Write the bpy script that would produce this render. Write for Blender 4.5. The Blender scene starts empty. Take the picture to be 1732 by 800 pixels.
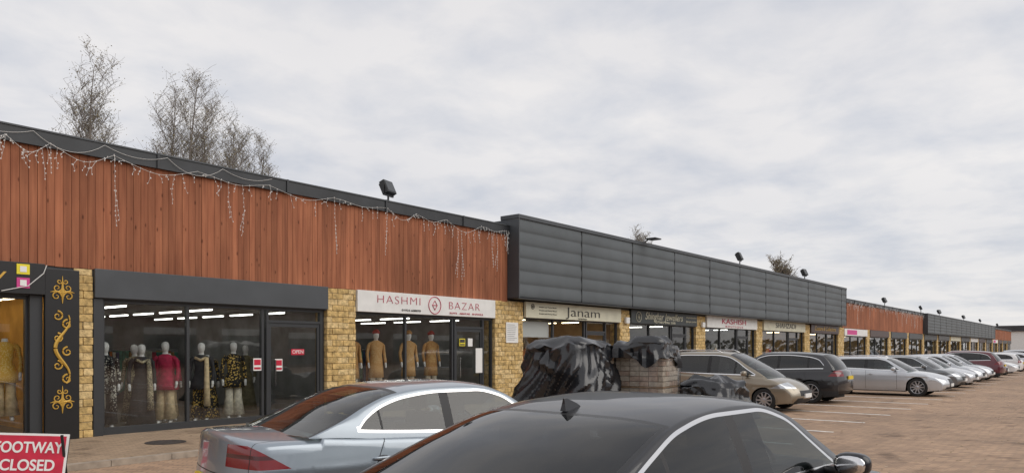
import bpy, bmesh, math, random
import numpy as np
from mathutils import Vector, Matrix, noise
random.seed(7)
scene=bpy.context.scene
R=random.uniform
# ------------------------------------------------------------------ materials
def nt(name):
    m=bpy.data.materials.new(name); m.use_nodes=True
    n=m.node_tree; b=n.nodes['Principled BSDF']
    return m,n,b
def mat(name,col,rough=.6,metal=0,spec=.5,coat=0,ns=0,na=.25,bump=0,bs=None,em=0,flake=0):
    m,n,b=nt(name)
    b.inputs['Base Color'].default_value=(*col,1); b.inputs['Roughness'].default_value=rough
    b.inputs['Metallic'].default_value=metal; b.inputs['Specular IOR Level'].default_value=spec
    b.inputs['Coat Weight'].default_value=coat; b.inputs['Coat Roughness'].default_value=.03
    if em:
        b.inputs['Emission Color'].default_value=(*col,1); b.inputs['Emission Strength'].default_value=em
    if ns or bump:
        g=n.nodes.new('ShaderNodeTexCoord')
        t=n.nodes.new('ShaderNodeTexNoise'); t.inputs['Scale'].default_value=ns or 10; t.inputs['Detail'].default_value=5
        n.links.new(g.outputs['Object'],t.inputs['Vector'])
        if ns:
            r=n.nodes.new('ShaderNodeValToRGB')
            r.color_ramp.elements[0].position=.3; r.color_ramp.elements[1].position=.7
            r.color_ramp.elements[0].color=(*[c*(1-na) for c in col],1)
            r.color_ramp.elements[1].color=(*[min(1,c*(1+na)) for c in col],1)
            n.links.new(t.outputs['Fac'],r.inputs[0]); n.links.new(r.outputs[0],b.inputs['Base Color'])
        if bump:
            t2=n.nodes.new('ShaderNodeTexNoise'); t2.inputs['Scale'].default_value=bs or 20; t2.inputs['Detail'].default_value=6
            n.links.new(g.outputs['Object'],t2.inputs['Vector'])
            bp=n.nodes.new('ShaderNodeBump'); bp.inputs['Strength'].default_value=bump; bp.inputs['Distance'].default_value=.02
            n.links.new(t2.outputs['Fac'],bp.inputs['Height']); n.links.new(bp.outputs[0],b.inputs['Normal'])
    return m
def glassmat(name,tint,refl=.04,rough=0.0):
    m=bpy.data.materials.new(name); m.use_nodes=True; n=m.node_tree; n.nodes.clear()
    o=n.nodes.new('ShaderNodeOutputMaterial'); mx=n.nodes.new('ShaderNodeMixShader')
    tr=n.nodes.new('ShaderNodeBsdfTransparent'); tr.inputs[0].default_value=(*tint,1)
    gl=n.nodes.new('ShaderNodeBsdfGlossy'); gl.inputs['Roughness'].default_value=rough; gl.inputs[0].default_value=(1,1,1,1)
    lw=n.nodes.new('ShaderNodeLayerWeight'); lw.inputs[0].default_value=.5
    p=n.nodes.new('ShaderNodeMath'); p.operation='POWER'; p.inputs[1].default_value=5
    ma=n.nodes.new('ShaderNodeMath'); ma.operation='MULTIPLY_ADD'; ma.inputs[1].default_value=1-refl; ma.inputs[2].default_value=refl
    n.links.new(lw.outputs['Facing'],p.inputs[0]); n.links.new(p.outputs[0],ma.inputs[0]); n.links.new(ma.outputs[0],mx.inputs[0])
    n.links.new(tr.outputs[0],mx.inputs[1]); n.links.new(gl.outputs[0],mx.inputs[2]); n.links.new(mx.outputs[0],o.inputs[0])
    return m
def woodmat():
    m,n,b=nt('cedar_boards'); N=n.nodes.new; L=n.links.new
    g=N('ShaderNodeTexCoord'); s=N('ShaderNodeSeparateXYZ'); L(g.outputs['Object'],s.inputs[0])
    d=N('ShaderNodeMath'); d.operation='DIVIDE'; d.inputs[1].default_value=.14; L(s.outputs['X'],d.inputs[0])
    f=N('ShaderNodeMath'); f.operation='FLOOR'; L(d.outputs[0],f.inputs[0])
    wn=N('ShaderNodeTexWhiteNoise'); wn.noise_dimensions='1D'; L(f.outputs[0],wn.inputs['W'])
    mp=N('ShaderNodeMapping'); mp.inputs['Scale'].default_value=(14,14,.9); L(g.outputs['Object'],mp.inputs[0])
    ad=N('ShaderNodeVectorMath'); ad.operation='ADD'; L(mp.outputs[0],ad.inputs[0]); 
    sc=N('ShaderNodeVectorMath'); sc.operation='SCALE'; sc.inputs['Scale'].default_value=40; L(wn.outputs['Color'],sc.inputs[0]); L(sc.outputs[0],ad.inputs[1])
    t=N('ShaderNodeTexNoise'); t.inputs['Scale'].default_value=1; t.inputs['Detail'].default_value=6; L(ad.outputs[0],t.inputs[0])
    v=N('ShaderNodeTexVoronoi'); v.inputs['Scale'].default_value=1
    mp3=N('ShaderNodeMapping'); mp3.inputs['Scale'].default_value=(7.1,.01,2.6); L(g.outputs['Object'],mp3.inputs[0]); L(mp3.outputs[0],v.inputs[0])
    kr=N('ShaderNodeValToRGB'); kr.color_ramp.elements[0].position=.06; kr.color_ramp.elements[0].color=(.38,.32,.3,1); kr.color_ramp.elements[1].position=.15; kr.color_ramp.elements[1].color=(1,1,1,1)
    L(v.outputs['Distance'],kr.inputs[0])
    r=N('ShaderNodeValToRGB'); r.color_ramp.elements[0].position=.22; r.color_ramp.elements[0].color=(.235,.080,.042,1)
    r.color_ramp.elements[1].position=.78; r.color_ramp.elements[1].color=(.47,.185,.095,1); L(t.outputs['Fac'],r.inputs[0])
    hv=N('ShaderNodeHueSaturation'); L(r.outputs[0],hv.inputs['Color'])
    mr=N('ShaderNodeMapRange'); mr.inputs['To Min'].default_value=.76; mr.inputs['To Max'].default_value=1.12; L(wn.outputs['Value'],mr.inputs[0]); L(mr.outputs[0],hv.inputs['Value'])
    t3=N('ShaderNodeTexNoise'); t3.inputs['Scale'].default_value=.5; t3.inputs['Detail'].default_value=3; L(g.outputs['Object'],t3.inputs[0])
    mr3=N('ShaderNodeMapRange'); mr3.inputs['From Min'].default_value=.3; mr3.inputs['From Max'].default_value=.7; mr3.inputs['To Min'].default_value=.8; mr3.inputs['To Max'].default_value=1.1; L(t3.outputs['Fac'],mr3.inputs[0])
    m1=N('ShaderNodeMix'); m1.data_type='RGBA'; m1.blend_type='MULTIPLY'; m1.inputs[0].default_value=1; L(hv.outputs[0],m1.inputs[6]); L(kr.outputs[0],m1.inputs[7])
    m2=N('ShaderNodeVectorMath'); m2.operation='SCALE'; L(m1.outputs[2],m2.inputs[0]); L(mr3.outputs[0],m2.inputs['Scale'])
    L(m2.outputs[0],b.inputs['Base Color']); b.inputs['Roughness'].default_value=.75; b.inputs['Specular IOR Level'].default_value=.25
    bp=N('ShaderNodeBump'); bp.inputs['Strength'].default_value=.25; bp.inputs['Distance'].default_value=.01; L(t.outputs['Fac'],bp.inputs['Height']); L(bp.outputs[0],b.inputs['Normal'])
    return m
def pavemat(name,c1,c2,cm,bw,rh,specks=True,rot=0):
    m,n,b=nt(name); N=n.nodes.new; L=n.links.new
    g=N('ShaderNodeTexCoord')
    mp=N('ShaderNodeMapping'); mp.inputs['Rotation'].default_value=(0,0,rot); L(g.outputs['Object'],mp.inputs[0])
    br=N('ShaderNodeTexBrick'); br.inputs['Scale'].default_value=1; br.inputs['Brick Width'].default_value=bw; br.inputs['Row Height'].default_value=rh
    br.inputs['Mortar Size'].default_value=.006; br.inputs['Color1'].default_value=(*c1,1); br.inputs['Color2'].default_value=(*c2,1); br.inputs['Mortar'].default_value=(*cm,1)
    L(mp.outputs[0],br.inputs[0])
    t=N('ShaderNodeTexNoise'); t.inputs['Scale'].default_value=.35; t.inputs['Detail'].default_value=8; t.inputs['Roughness'].default_value=.7; L(g.outputs['Object'],t.inputs[0])
    mr=N('ShaderNodeMapRange'); mr.inputs['From Min'].default_value=.3; mr.inputs['From Max'].default_value=.7; mr.inputs['To Min'].default_value=.66; mr.inputs['To Max'].default_value=1.2; L(t.outputs['Fac'],mr.inputs[0])
    vm=N('ShaderNodeVectorMath'); vm.operation='SCALE'; L(br.outputs['Color'],vm.inputs[0]); L(mr.outputs[0],vm.inputs['Scale'])
    out=vm.outputs[0]
    # dark oil / damp stains
    t4=N('ShaderNodeTexNoise'); t4.inputs['Scale'].default_value=1.3; t4.inputs['Detail'].default_value=4; L(g.outputs['Object'],t4.inputs[0])
    r4=N('ShaderNodeValToRGB'); r4.color_ramp.elements[0].position=.28; r4.color_ramp.elements[0].color=(.5,.48,.47,1); r4.color_ramp.elements[1].position=.42; r4.color_ramp.elements[1].color=(1,1,1,1); L(t4.outputs['Fac'],r4.inputs[0])
    m4=N('ShaderNodeMix'); m4.data_type='RGBA'; m4.blend_type='MULTIPLY'; m4.inputs[0].default_value=1; L(out,m4.inputs[6]); L(r4.outputs[0],m4.inputs[7]); out=m4.outputs[2]
    if specks:
        v=N('ShaderNodeTexVoronoi'); v.inputs['Scale'].default_value=2.6; L(g.outputs['Object'],v.inputs[0])
        r=N('ShaderNodeValToRGB'); r.color_ramp.elements[0].position=.06; r.color_ramp.elements[0].color=(1,1,1,1); r.color_ramp.elements[1].position=.09; r.color_ramp.elements[1].color=(0,0,0,1)
        L(v.outputs['Distance'],r.inputs[0])
        mx=N('ShaderNodeMix'); mx.data_type='RGBA'; mf=N('ShaderNodeMath'); mf.operation='MULTIPLY'; mf.inputs[1].default_value=.6
        L(r.outputs[0],mf.inputs[0]); L(mf.outputs[0],mx.inputs[0]); L(out,mx.inputs[6]); mx.inputs[7].default_value=(.55,.46,.33,1); out=mx.outputs[2]
    L(out,b.inputs['Base Color']); b.inputs['Specular IOR Level'].default_value=.3
    rr=N('ShaderNodeMapRange'); rr.inputs['To Min'].default_value=.65; rr.inputs['To Max'].default_value=.95; L(t.outputs['Fac'],rr.inputs[0]); L(rr.outputs[0],b.inputs['Roughness'])
    bp=N('ShaderNodeBump'); bp.inputs['Strength'].default_value=.5; bp.inputs['Distance'].default_value=.006; bp.invert=True; L(br.outputs['Fac'],bp.inputs['Height']); L(bp.outputs[0],b.inputs['Normal'])
    return m
def fabric(name,col,dot=None,scale=30,thr=.25):
    m,n,b=nt(name); N=n.nodes.new; L=n.links.new
    b.inputs['Roughness'].default_value=.8
    if dot is None:
        return mat(name,col,.8,ns=12,na=.3)
    g=N('ShaderNodeTexCoord'); v=N('ShaderNodeTexVoronoi'); v.inputs['Scale'].default_value=scale; L(g.outputs['Object'],v.inputs[0])
    t=N('ShaderNodeTexNoise'); t.inputs['Scale'].default_value=5; L(g.outputs['Object'],t.inputs[0])
    a=N('ShaderNodeMath'); a.operation='SUBTRACT'; L(v.outputs['Distance'],a.inputs[0]); L(t.outputs['Fac'],a.inputs[1])
    r=N('ShaderNodeValToRGB'); r.color_ramp.elements[0].position=0; r.color_ramp.elements[0].color=(*dot,1); r.color_ramp.elements[1].position=thr; r.color_ramp.elements[1].color=(*col,1)
    ad=N('ShaderNodeMath'); ad.operation='ADD'; ad.inputs[1].default_value=.22; L(a.outputs[0],ad.inputs[0]); L(ad.outputs[0],r.inputs[0]); L(r.outputs[0],b.inputs['Base Color'])
    return m
M={}
M['wood']=woodmat()
M['coping']=mat('dark_coping',(.030,.033,.037),.45,metal=.1,ns=2)
M['grey']=mat('grey_cladding',(.095,.108,.116),.55,metal=.1,ns=.8,na=.12)
M['grey2']=mat('grey_fascia',(.06,.067,.075),.5,ns=1.5,na=.12)
M['joint']=mat('joint_black',(.012,.012,.013),.7)
M['stone']=mat('buff_split_stone',(.56,.39,.16),.9,ns=9,na=.45,bump=1,bs=22)
M['stone2']=mat('buff_split_stone_light',(.66,.49,.24),.9,ns=11,na=.4,bump=1,bs=25)
M['mortar']=mat('mortar',(.28,.22,.14),.95,ns=20)
M['frame']=mat('grey_window_frame',(.035,.038,.042),.4)
M['black']=mat('black_paint',(.012,.012,.013),.35)
M['glass']=glassmat('shop_glass',(.78,.81,.81),.085)
M['ceil']=mat('interior_ceiling',(.45,.45,.44),.9)
M['iwall']=mat('interior_wall',(.24,.24,.235),.9,ns=2)
M['iwarm']=mat('interior_wall_warm',(.55,.40,.22),.9,ns=2)
M['igold']=mat('interior_wall_gold',(.6,.36,.08),.9,ns=2)
M['ifloor']=mat('interior_floor',(.16,.13,.10),.5,ns=3)
M['lamp']=mat('tube_lamp',(1,.98,.9),.5,em=6)
M['lampw']=mat('warm_lamp',(1,.78,.48),.5,em=8)
M['sky_wall']=mat('white_panel',(.76,.76,.74),.6,ns=4,na=.06)
M['cream']=mat('cream_panel',(.62,.60,.47),.6,ns=3,na=.08)
M['white']=mat('white_paint',(.8,.8,.78),.5)
M['pink']=mat('sign_red_pink',(.5,.02,.07),.5)
M['red']=mat('sign_red',(.55,.012,.045),.45,ns=6,na=.15)
M['gold']=mat('gold_lettering',(.62,.38,.07),.35,metal=.3)
M['yellow']=mat('yellow',(.8,.68,.03),.5)
M['magenta']=mat('magenta',(.6,.05,.25),.5)
M['darktext']=mat('dark_lettering',(.05,.045,.04),.5)
M['dkbrown']=mat('dark_brown_sign',(.05,.02,.015),.4)
M['greensign']=mat('dark_green_sign',(.025,.032,.032),.4)
M['roof']=mat('roof_felt',(.06,.06,.065),.9,ns=1)
M['bwall']=mat('rear_brick',(.25,.13,.09),.9,ns=4)
M['pave']=pavemat('block_paving',(.46,.305,.20),(.33,.22,.15),(.19,.155,.12),.21,.105,rot=.785)
M['foot']=pavemat('footway_paving',(.43,.31,.21),(.34,.25,.17),(.2,.16,.12),.21,.105)
M['kerb']=mat('kerb_concrete',(.36,.30,.24),.9,ns=6,bump=.3)
M['mark']=mat('bay_marking_white',(.76,.74,.7),.8,ns=7,na=.25)
M['tyre']=mat('tyre_rubber',(.02,.02,.02),.85)
M['rim']=mat('alloy',(.5,.5,.52),.3,metal=.85)
M['rimd']=mat('alloy_dark',(.02,.02,.022),.6)
M['carglass']=glassmat('car_glass',(.36,.41,.40),.07)
M['tintglass']=glassmat('tinted_glass',(.07,.075,.08),.06)
M['cabin']=mat('cabin_trim',(.02,.02,.022),.8)
M['seat']=mat('seat_cloth',(.045,.045,.048),.8)
M['chrome']=mat('chrome',(.75,.75,.76),.12,metal=1)
M['plastic']=mat('black_plastic',(.018,.018,.02),.55)
M['tail']=mat('tail_lens',(.20,.003,.007),.12,coat=.5)
M['taild']=mat('tail_lens_dark',(.07,.002,.004),.1,coat=.5)
M['head']=mat('head_lens',(.55,.57,.6),.12,metal=.5,coat=1)
M['plateY']=mat('plate_yellow',(.75,.55,.03),.5)
M['tarp']=mat('black_polythene',(.013,.014,.017),.22,spec=.7,bump=.3,bs=4)
M['block']=mat('paving_block_grey',(.46,.41,.34),.9,ns=12,na=.25)
M['block2']=mat('paving_block_pink',(.40,.31,.25),.9,ns=12,na=.25)
M['pallet']=mat('pallet_wood',(.28,.19,.11),.85,ns=8)
M['wrap']=glassmat('stretch_wrap',(.85,.85,.85),.08,.25)
M['manneq']=mat('mannequin_white',(.8,.79,.77),.35)
M['bark']=mat('birch_bark',(.22,.19,.165),.9,ns=4)
M['leaf']=mat('autumn_leaf',(.26,.22,.11),.8,ns=3,na=.4)
M['hedge']=mat('distant_foliage',(.08,.08,.06),.95,ns=2,na=.4)
M['wire']=mat('white_wire',(.7,.7,.68),.5)
M['bulb']=mat('white_bulb',(.9,.9,.88),.2)
M['iron']=mat('cast_iron',(.06,.05,.045),.6,metal=.4,ns=15)
# ------------------------------------------------------------------ mesh builder
class MB:
    def __init__(s): s.v=[];s.f=[];s.m=[];s.mats=[]
    def mi(s,m):
        if isinstance(m,str): m=M[m]
        if m not in s.mats: s.mats.append(m)
        return s.mats.index(m)
    def face(s,idx,m): s.f.append(idx); s.m.append(s.mi(m))
    def quad(s,pts,m):
        b=len(s.v); s.v+= [tuple(p) for p in pts]; s.face(tuple(range(b,b+len(pts))),m)
    def box(s,x0,x1,y0,y1,z0,z1,m,T=None):
        b=len(s.v)
        p=[(x0,y0,z0),(x1,y0,z0),(x1,y1,z0),(x0,y1,z0),(x0,y0,z1),(x1,y0,z1),(x1,y1,z1),(x0,y1,z1)]
        if T is not None: p=[tuple(T@Vector(q)) for q in p]
        s.v+=p
        for f in ((0,3,2,1),(4,5,6,7),(0,1,5,4),(1,2,6,5),(2,3,7,6),(3,0,4,7)): s.face(tuple(b+i for i in f),m)
    def loft(s,rings,ms,closed=True,cap=True):
        b=len(s.v); n=len(rings[0])
        for r in rings: s.v+=[tuple(p) for p in r]
        for i in range(len(rings)-1):
            mm=ms[i] if isinstance(ms,list) else ms
            for j in range(n if closed else n-1):
                k=(j+1)%n
                s.face((b+i*n+j,b+i*n+k,b+(i+1)*n+k,b+(i+1)*n+j),mm)
        if cap and closed:
            s.face(tuple(b+j for j in reversed(range(n))),ms[0] if isinstance(ms,list) else ms)
            s.face(tuple(b+(len(rings)-1)*n+j for j in range(n)),ms[-1] if isinstance(ms,list) else ms)
    def tube(s,pts,rad,m,n=6,cap=True):
        pts=[Vector(p) for p in pts]; rings=[]
        if not hasattr(rad,'__len__'): rad=[rad]*len(pts)
        d0=(pts[1]-pts[0]); up=Vector((0,0,1)) if abs(d0.normalized().z)<.9 else Vector((1,0,0))
        for i,p in enumerate(pts):
            d=(pts[min(i+1,len(pts)-1)]-pts[max(i-1,0)])
            if d.length<1e-9: d=Vector((0,0,1))
            d.normalize(); a=d.cross(up)
            if a.length<1e-4: a=d.cross(Vector((0,1,0)))
            a.normalize(); c=d.cross(a)
            rings.append([p+(a*math.cos(t)+c*math.sin(t))*rad[i] for t in [2*math.pi*k/n for k in range(n)]])
        s.loft(rings,m,True,cap)
    def ell(s,c,r,m,nu=16,nv=10,pw=1.0):
        rings=[]
        def sg(a): return math.copysign(abs(a)**pw,a)
        for i in range(nv+1):
            ph=-math.pi/2+math.pi*i/nv; ph=max(-1.55,min(1.55,ph))
            rings.append([(c[0]+r[0]*sg(math.cos(ph))*sg(math.cos(t)),c[1]+r[1]*sg(math.cos(ph))*sg(math.sin(t)),c[2]+r[2]*sg(math.sin(ph))) for t in [2*math.pi*k/nu for k in range(nu)]])
        s.loft(rings,m)
    def obj(s,name,parent=None,smooth=False,bevel=0,world=True):
        me=bpy.data.meshes.new(name); me.from_pydata(s.v,[],s.f)
        for m in s.mats: me.materials.append(m)
        me.polygons.foreach_set('material_index',s.m)
        if smooth: me.polygons.foreach_set('use_smooth',[True]*len(s.f))
        me.update()
        o=bpy.data.objects.new(name,me); scene.collection.objects.link(o)
        if smooth=='auto':
            me.set_sharp_from_angle(angle=math.radians(40))
        if bevel:
            md=o.modifiers.new('bevel','BEVEL'); md.width=bevel; md.segments=2; md.limit_method='ANGLE'
        if parent: setpar(o,parent,world)
        return o
def setpar(o,p,world=True):
    o.parent=p
    if world: o.matrix_parent_inverse=Matrix.Translation(-p.location)
def empty(name,loc=(0,0,0),rz=0):
    e=bpy.data.objects.new(name,None); e.location=loc; e.rotation_euler=(0,0,rz); e.empty_display_size=.3
    scene.collection.objects.link(e); return e
def text(s,x0,x1,y,zc,size,m,parent,italic=0,off=0,name='lettering',T=None,sp=1):
    cu=bpy.data.curves.new(name,'FONT'); cu.body=s; cu.size=size; cu.align_x='CENTER'; cu.align_y='CENTER'; cu.extrude=.004; cu.shear=italic; cu.offset=off; cu.space_character=sp
    cu.materials.append(M[m] if isinstance(m,str) else m)
    o=bpy.data.objects.new(name,cu); scene.collection.objects.link(o)
    bpy.context.view_layer.update()
    w=o.dimensions.x
    if x1 is not None: o.scale.x=(x1-x0)/w; xc=(x0+x1)/2
    else: xc=x0
    o.location=(xc,y,zc); o.rotation_euler=(math.pi/2,0,0)
    if T is not None:
        o.matrix_world=T@Matrix.LocRotScale(o.location,o.rotation_euler,o.scale)
        l,r,sc=o.matrix_world.decompose(); o.location=l;o.rotation_euler=r.to_euler();o.scale=sc
    if parent: setpar(o,parent)
    return o
# ------------------------------------------------------------------ ground
g=MB(); g.quad([(-400,-400,0),(900,-400,0),(900,700,0),(-400,700,0)],'pave'); g.obj('ground')
FZ=.09; YK=11.6
g=MB(); g.box(-30,170,YK+.15,15.3,0.002,FZ,'foot'); g.obj('footway')
g=MB()
x=-30
while x<170:
    g.box(x,x+.905,YK,YK+.146,.001,FZ+.003,'kerb'); x+=.915
g.obj('kerb')
g=MB()
x=-9.2
while x<150:
    g.box(x,x+.11,4.6,YK-.4,.001,.005,'mark'); x+=2.55
g.box(-30,150,-3.0,-2.9,.001,.005,'mark')
x=-9.2
while x<150:
    g.box(x,x+.10,-8,-3.0,.001,.005,'mark'); x+=2.55
g.obj('parking_bay_markings')
# ------------------------------------------------------------------ stone pillars
def pillar(x0,x1,y0,z0,z1,parent):
    b=MB(); b.box(x0+.01,x1-.01,y0+.012,y0+.5,z0,z1,'mortar')
    z=z0; i=0; h=.145
    while z<z1-.02:
        zz=min(z+h-.01,z1); off=0 if i%2 else -.17
        x=x0+off
        while x<x1:
            a=max(x,x0); c=min(x+.33-.01,x1)
            if c-a>.03:
                d=R(-.024,.006)
                b.box(a,c,y0+d,y0+.45,z,zz,'stone' if random.random()<.6 else 'stone2')
            x+=.33
        z+=h; i+=1
    b.obj('stone_pillar',parent,bevel=.01)
# ------------------------------------------------------------------ interiors and shopfronts
def room(x0,x1,parent,wall='iwall',lamp='lamp',depth=5,y0=15.3,rows=2,zc=2.80,nl=3,clo=None):
    b=MB()
    b.quad([(x0,y0,FZ+.02),(x1,y0,FZ+.02),(x1,y0+depth,FZ+.02),(x0,y0+depth,FZ+.02)],'ifloor')
    b.quad([(x0,y0+depth,zc),(x1,y0+depth,zc),(x1,y0,zc),(x0,y0,zc)],'ceil')
    b.quad([(x0,y0+depth,0),(x1,y0+depth,0),(x1,y0+depth,zc),(x0,y0+depth,zc)],wall)
    b.quad([(x0,y0,0),(x0,y0+depth,0),(x0,y0+depth,zc),(x0,y0,zc)],wall)
    b.quad([(x1,y0+depth,0),(x1,y0,0),(x1,y0,zc),(x1,y0+depth,zc)],wall)
    xx=x0+.3
    while xx<x1-.4:
        w=R(.06,.12); hh=R(.9,1.25); c=random.choice(clo or CLO)
        b.box(xx,xx+w,y0+depth-.75,y0+depth-.3,1.65-hh,1.65+R(0,.05),c); xx+=w+R(.005,.03)
    b.box(x0+.25,x1-.25,y0+depth-.54,y0+depth-.51,1.74,1.77,'chrome')
    for r in range(rows):
        xl=x0+(r+.5)*(x1-x0)/rows
        for k in range(nl):
            yl=y0+.7+k*(depth-.8)/nl
            b.box(xl-.025,xl+.025,yl,yl+(depth-.8)/nl*.72,zc-.11,zc-.08,lamp); b.box(xl-.05,xl+.05,yl,yl+(depth-.8)/nl*.72,zc-.079,zc-.05,'white')
    b.obj('shop_interior',parent)
CLO=[fabric('cloth_a',(.4,.05,.07)),fabric('cloth_b',(.45,.28,.1)),fabric('cloth_c',(.05,.08,.16)),fabric('cloth_d',(.5,.47,.4)),fabric('cloth_e',(.03,.03,.03)),fabric('cloth_f',(.08,.24,.18)),fabric('cloth_g',(.5,.16,.04))]
def front(x0,x1,parent,mull,door=None,yf=15.1,z0=FZ,z1=2.7,frame='frame',tr=2.36,sill=.14,glass='glass'):
    b=MB(); t=.06
    b.box(x0,x1,yf,yf+.1,z0,z0+sill,frame); b.box(x0,x1,yf,yf+.1,z1-t,z1,frame)
    b.box(x0,x0+t,yf+.002,yf+.102,z0+sill,z1-t,frame); b.box(x1-t,x1,yf+.002,yf+.102,z0+sill,z1-t,frame)
    for m in mull: b.box(m-t/2,m+t/2,yf+.003,yf+.098,z0+sill,z1-t,frame)
    if door:
        d0,d1=door
        for m in (d0,d1): b.box(m-t/2,m+t/2,yf-.004,yf+.104,z0+.01,z1-t,frame)
        b.box(d0,d1,yf-.003,yf+.095,tr,tr+t,frame)
        b.box(d0+t/2,d0+t/2+.07,yf+.02,yf+.07,z0+.02,tr,frame); b.box(d1-t/2-.07,d1-t/2,yf+.02,yf+.07,z0+.02,tr,frame)
        b.box(d0,d1,yf+.022,yf+.068,z0+.01,z0+.26,frame); b.box(d0,d1,yf+.022,yf+.068,tr-.09,tr-.002,frame)
        b.box(d0+.16,d0+.19,yf-.06,yf-.03,.9,1.5,'chrome')
    b.obj('window_frame',parent)
    g=MB(); xs=[x0+.01]+[m for m in mull]+[x1-.01]
    for a,c in zip(xs[:-1],xs[1:]):
        t1,t2=R(-.004,.004),R(-.004,.004)
        g.quad([(a,yf+.055+t1,z0+.02),(c,yf+.055-t1,z0+.02),(c,yf+.055-t1+t2,z1-.01),(a,yf+.055+t1+t2,z1-.01)],glass)
    g.obj('window_glass',parent)
def sign(x0,x1,z0,z1,m,y0=14.94,th=.1):
    e=empty('shop_sign',((x0+x1)/2,y0,(z0+z1)/2))
    b=MB(); b.box(x0,x1,y0,y0+th,z0,z1,m); b.obj('sign_board',e,bevel=.006); return e
def ringmark(x,y,z,r,m,parent):
    b=MB(); pts=[]
    for k in range(33):
        a=2*math.pi*k/32; pts.append((x+r*math.cos(a),y,z+r*math.sin(a)))
    b.tube(pts,.011,m,5,False)
    q=[(x,y,z-r*.55),(x+r*.4,y,z),(x,y,z+r*.55),(x-r*.4,y,z),(x,y,z-r*.55)]
    b.tube(q,.012,m,4,False); b.tube([(x-r*.4,y,z),(x+r*.4,y,z)],.010,m,4,False); b.obj('emblem',parent)
# ------------------------------------------------------------------ mannequins
def mannequin(x,y,z0,top,kind='dress',legm=None,h=1.7,rz=0,head=True,turban=None,scarf=None,yaw=0):
    e=empty('mannequin',(x,y,z0),rz); b=MB(); k=h/1.75; n=20
    top=M[top] if isinstance(top,str) else top; legm=legm or top
    if kind=='dress': P=[(.72,.25,.19),(.85,.215,.165),(.97,.175,.135),(1.10,.125,.1),(1.22,.145,.112),(1.31,.155,.118),(1.40,.168,.095),(1.45,.14,.075)]
    elif kind=='gown': P=[(.03,.30,.24),(.4,.24,.19),(.8,.19,.15),(.97,.175,.135),(1.10,.125,.1),(1.22,.145,.112),(1.31,.155,.118),(1.40,.168,.095),(1.45,.14,.075)]
    else: P=[(.50,.215,.16),(.75,.20,.15),(.95,.178,.135),(1.12,.16,.12),(1.30,.19,.128),(1.40,.205,.11),(1.46,.16,.08),(1.50,.075,.065)]
    ms=[top]*(len(P))
    Q=[(1.485,.058,.055),(1.53,.05,.05)] if kind!='coat' else [(1.515,.055,.055),(1.54,.05,.05)]
    P=P+Q; ms+= [M['manneq']]*2
    if head:
        P+=[(1.555,.056,.066),(1.59,.068,.085),(1.645,.076,.094),(1.70,.071,.09),(1.735,.048,.062),(1.75,.012,.015)]; ms+=[M['manneq']]*6
    else: P+=[(1.545,.046,.046)]; ms+=[M['manneq']]
    rings=[]
    for z,rx,ry in P:
        hd=z>1.55
        rings.append([(k*rx*math.cos(t)*(1+ (.05*math.sin(t*7+z*3) if z<1.0 else 0)),k*((-.012 if hd else 0)+ry*math.sin(t)*(1+(.05*math.sin(t*7+z*3) if z<1.0 else 0))),k*z) for t in [2*math.pi*j/n for j in range(n)]])
    b.loft(rings,ms[:len(P)-1])
    if head:
        b.ell((0,-.1*k,1.635*k),(.012*k,.018*k,.022*k),'manneq',8,6)
    for sd in (-1,1):
        q=[(sd*.15,0,1.415),(sd*.205,.0,1.36),(sd*.245,.03,1.14),(sd*.25,-.03,.98),(sd*.245,-.07,.90)]
        b.tube([(a*k,c*k,d*k) for a,c,d in q],[.055*k,.052*k,.045*k,.042*k,.04*k],top,10)
        b.tube([(sd*.245*k,-.07*k,.91*k),(sd*.243*k,-.09*k,.84*k),(sd*.235*k,-.11*k,.79*k)],[.025*k,.032*k,.012*k],'manneq',8)
        for fi in range(4):
            b.tube([(sd*(.225+.012*fi)*k,-.1*k,.82*k),(sd*(.222+.012*fi)*k,-.125*k,(.755+.006*abs(fi-1.5))*k)],[.008*k,.005*k],'manneq',5)
        if kind!='gown':
            fl={'dress':(.085,.085,.13),'coat':(.09,.075,.065)}[kind]
            b.tube([(sd*.09*k,0,.9*k),(sd*.095*k,-.01*k,.5*k),(sd*.11*k,0,.10*k)],[fl[0]*k,fl[1]*k,fl[2]*k],legm,12)
            b.tube([(sd*.11*k,.02*k,.13*k),(sd*.11*k,-.0*k,.05*k),(sd*.12*k,-.12*k,.03*k),(sd*.12*k,-.17*k,.022*k)],[.035*k,.042*k,.035*k,.015*k],'manneq',8)
    if turban:
        b.ell((0,0,1.725*k),(.105*k,.115*k,.065*k),turban,14,8)
        b.ell((0,-.02*k,1.765*k),(.07*k,.08*k,.05*k),turban,12,8)
    if scarf:
        b.tube([(.12*k,-.10*k,1.42*k),(.13*k,-.16*k,1.2*k),(.14*k,-.2*k,.8*k),(.15*k,-.24*k,.35*k)],[.045*k,.05*k,.06*k,.07*k],scarf,8)
        b.tube([(-.12*k,-.10*k,1.42*k),(0,-.13*k,1.36*k),(.12*k,-.10*k,1.42*k)],[.03*k,.035*k,.03*k],scarf,8)
    b.obj('mannequin_figure',e,smooth=True,world=False)
    return e
F_blackwhite=fabric('black_white_embroidery',(.015,.015,.017),(.6,.58,.5),26,.12)
F_blackgold=fabric('black_gold_embroidery',(.014,.013,.012),(.75,.50,.12),24,.14)
F_sequin=fabric('gold_sequin',(.16,.13,.09),(.75,.65,.42),60,.2)
F_maroon=fabric('maroon',(.42,.012,.06)); F_beige=fabric('beige_silk',(.70,.54,.32)); F_cream=fabric('cream_silk',(.74,.68,.55))
F_sher=fabric('bronze_brocade',(.46,.22,.07),(.66,.42,.16),50,.25); F_sher2=fabric('gold_brocade',(.58,.31,.11),(.7,.46,.22),50,.25)
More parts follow.
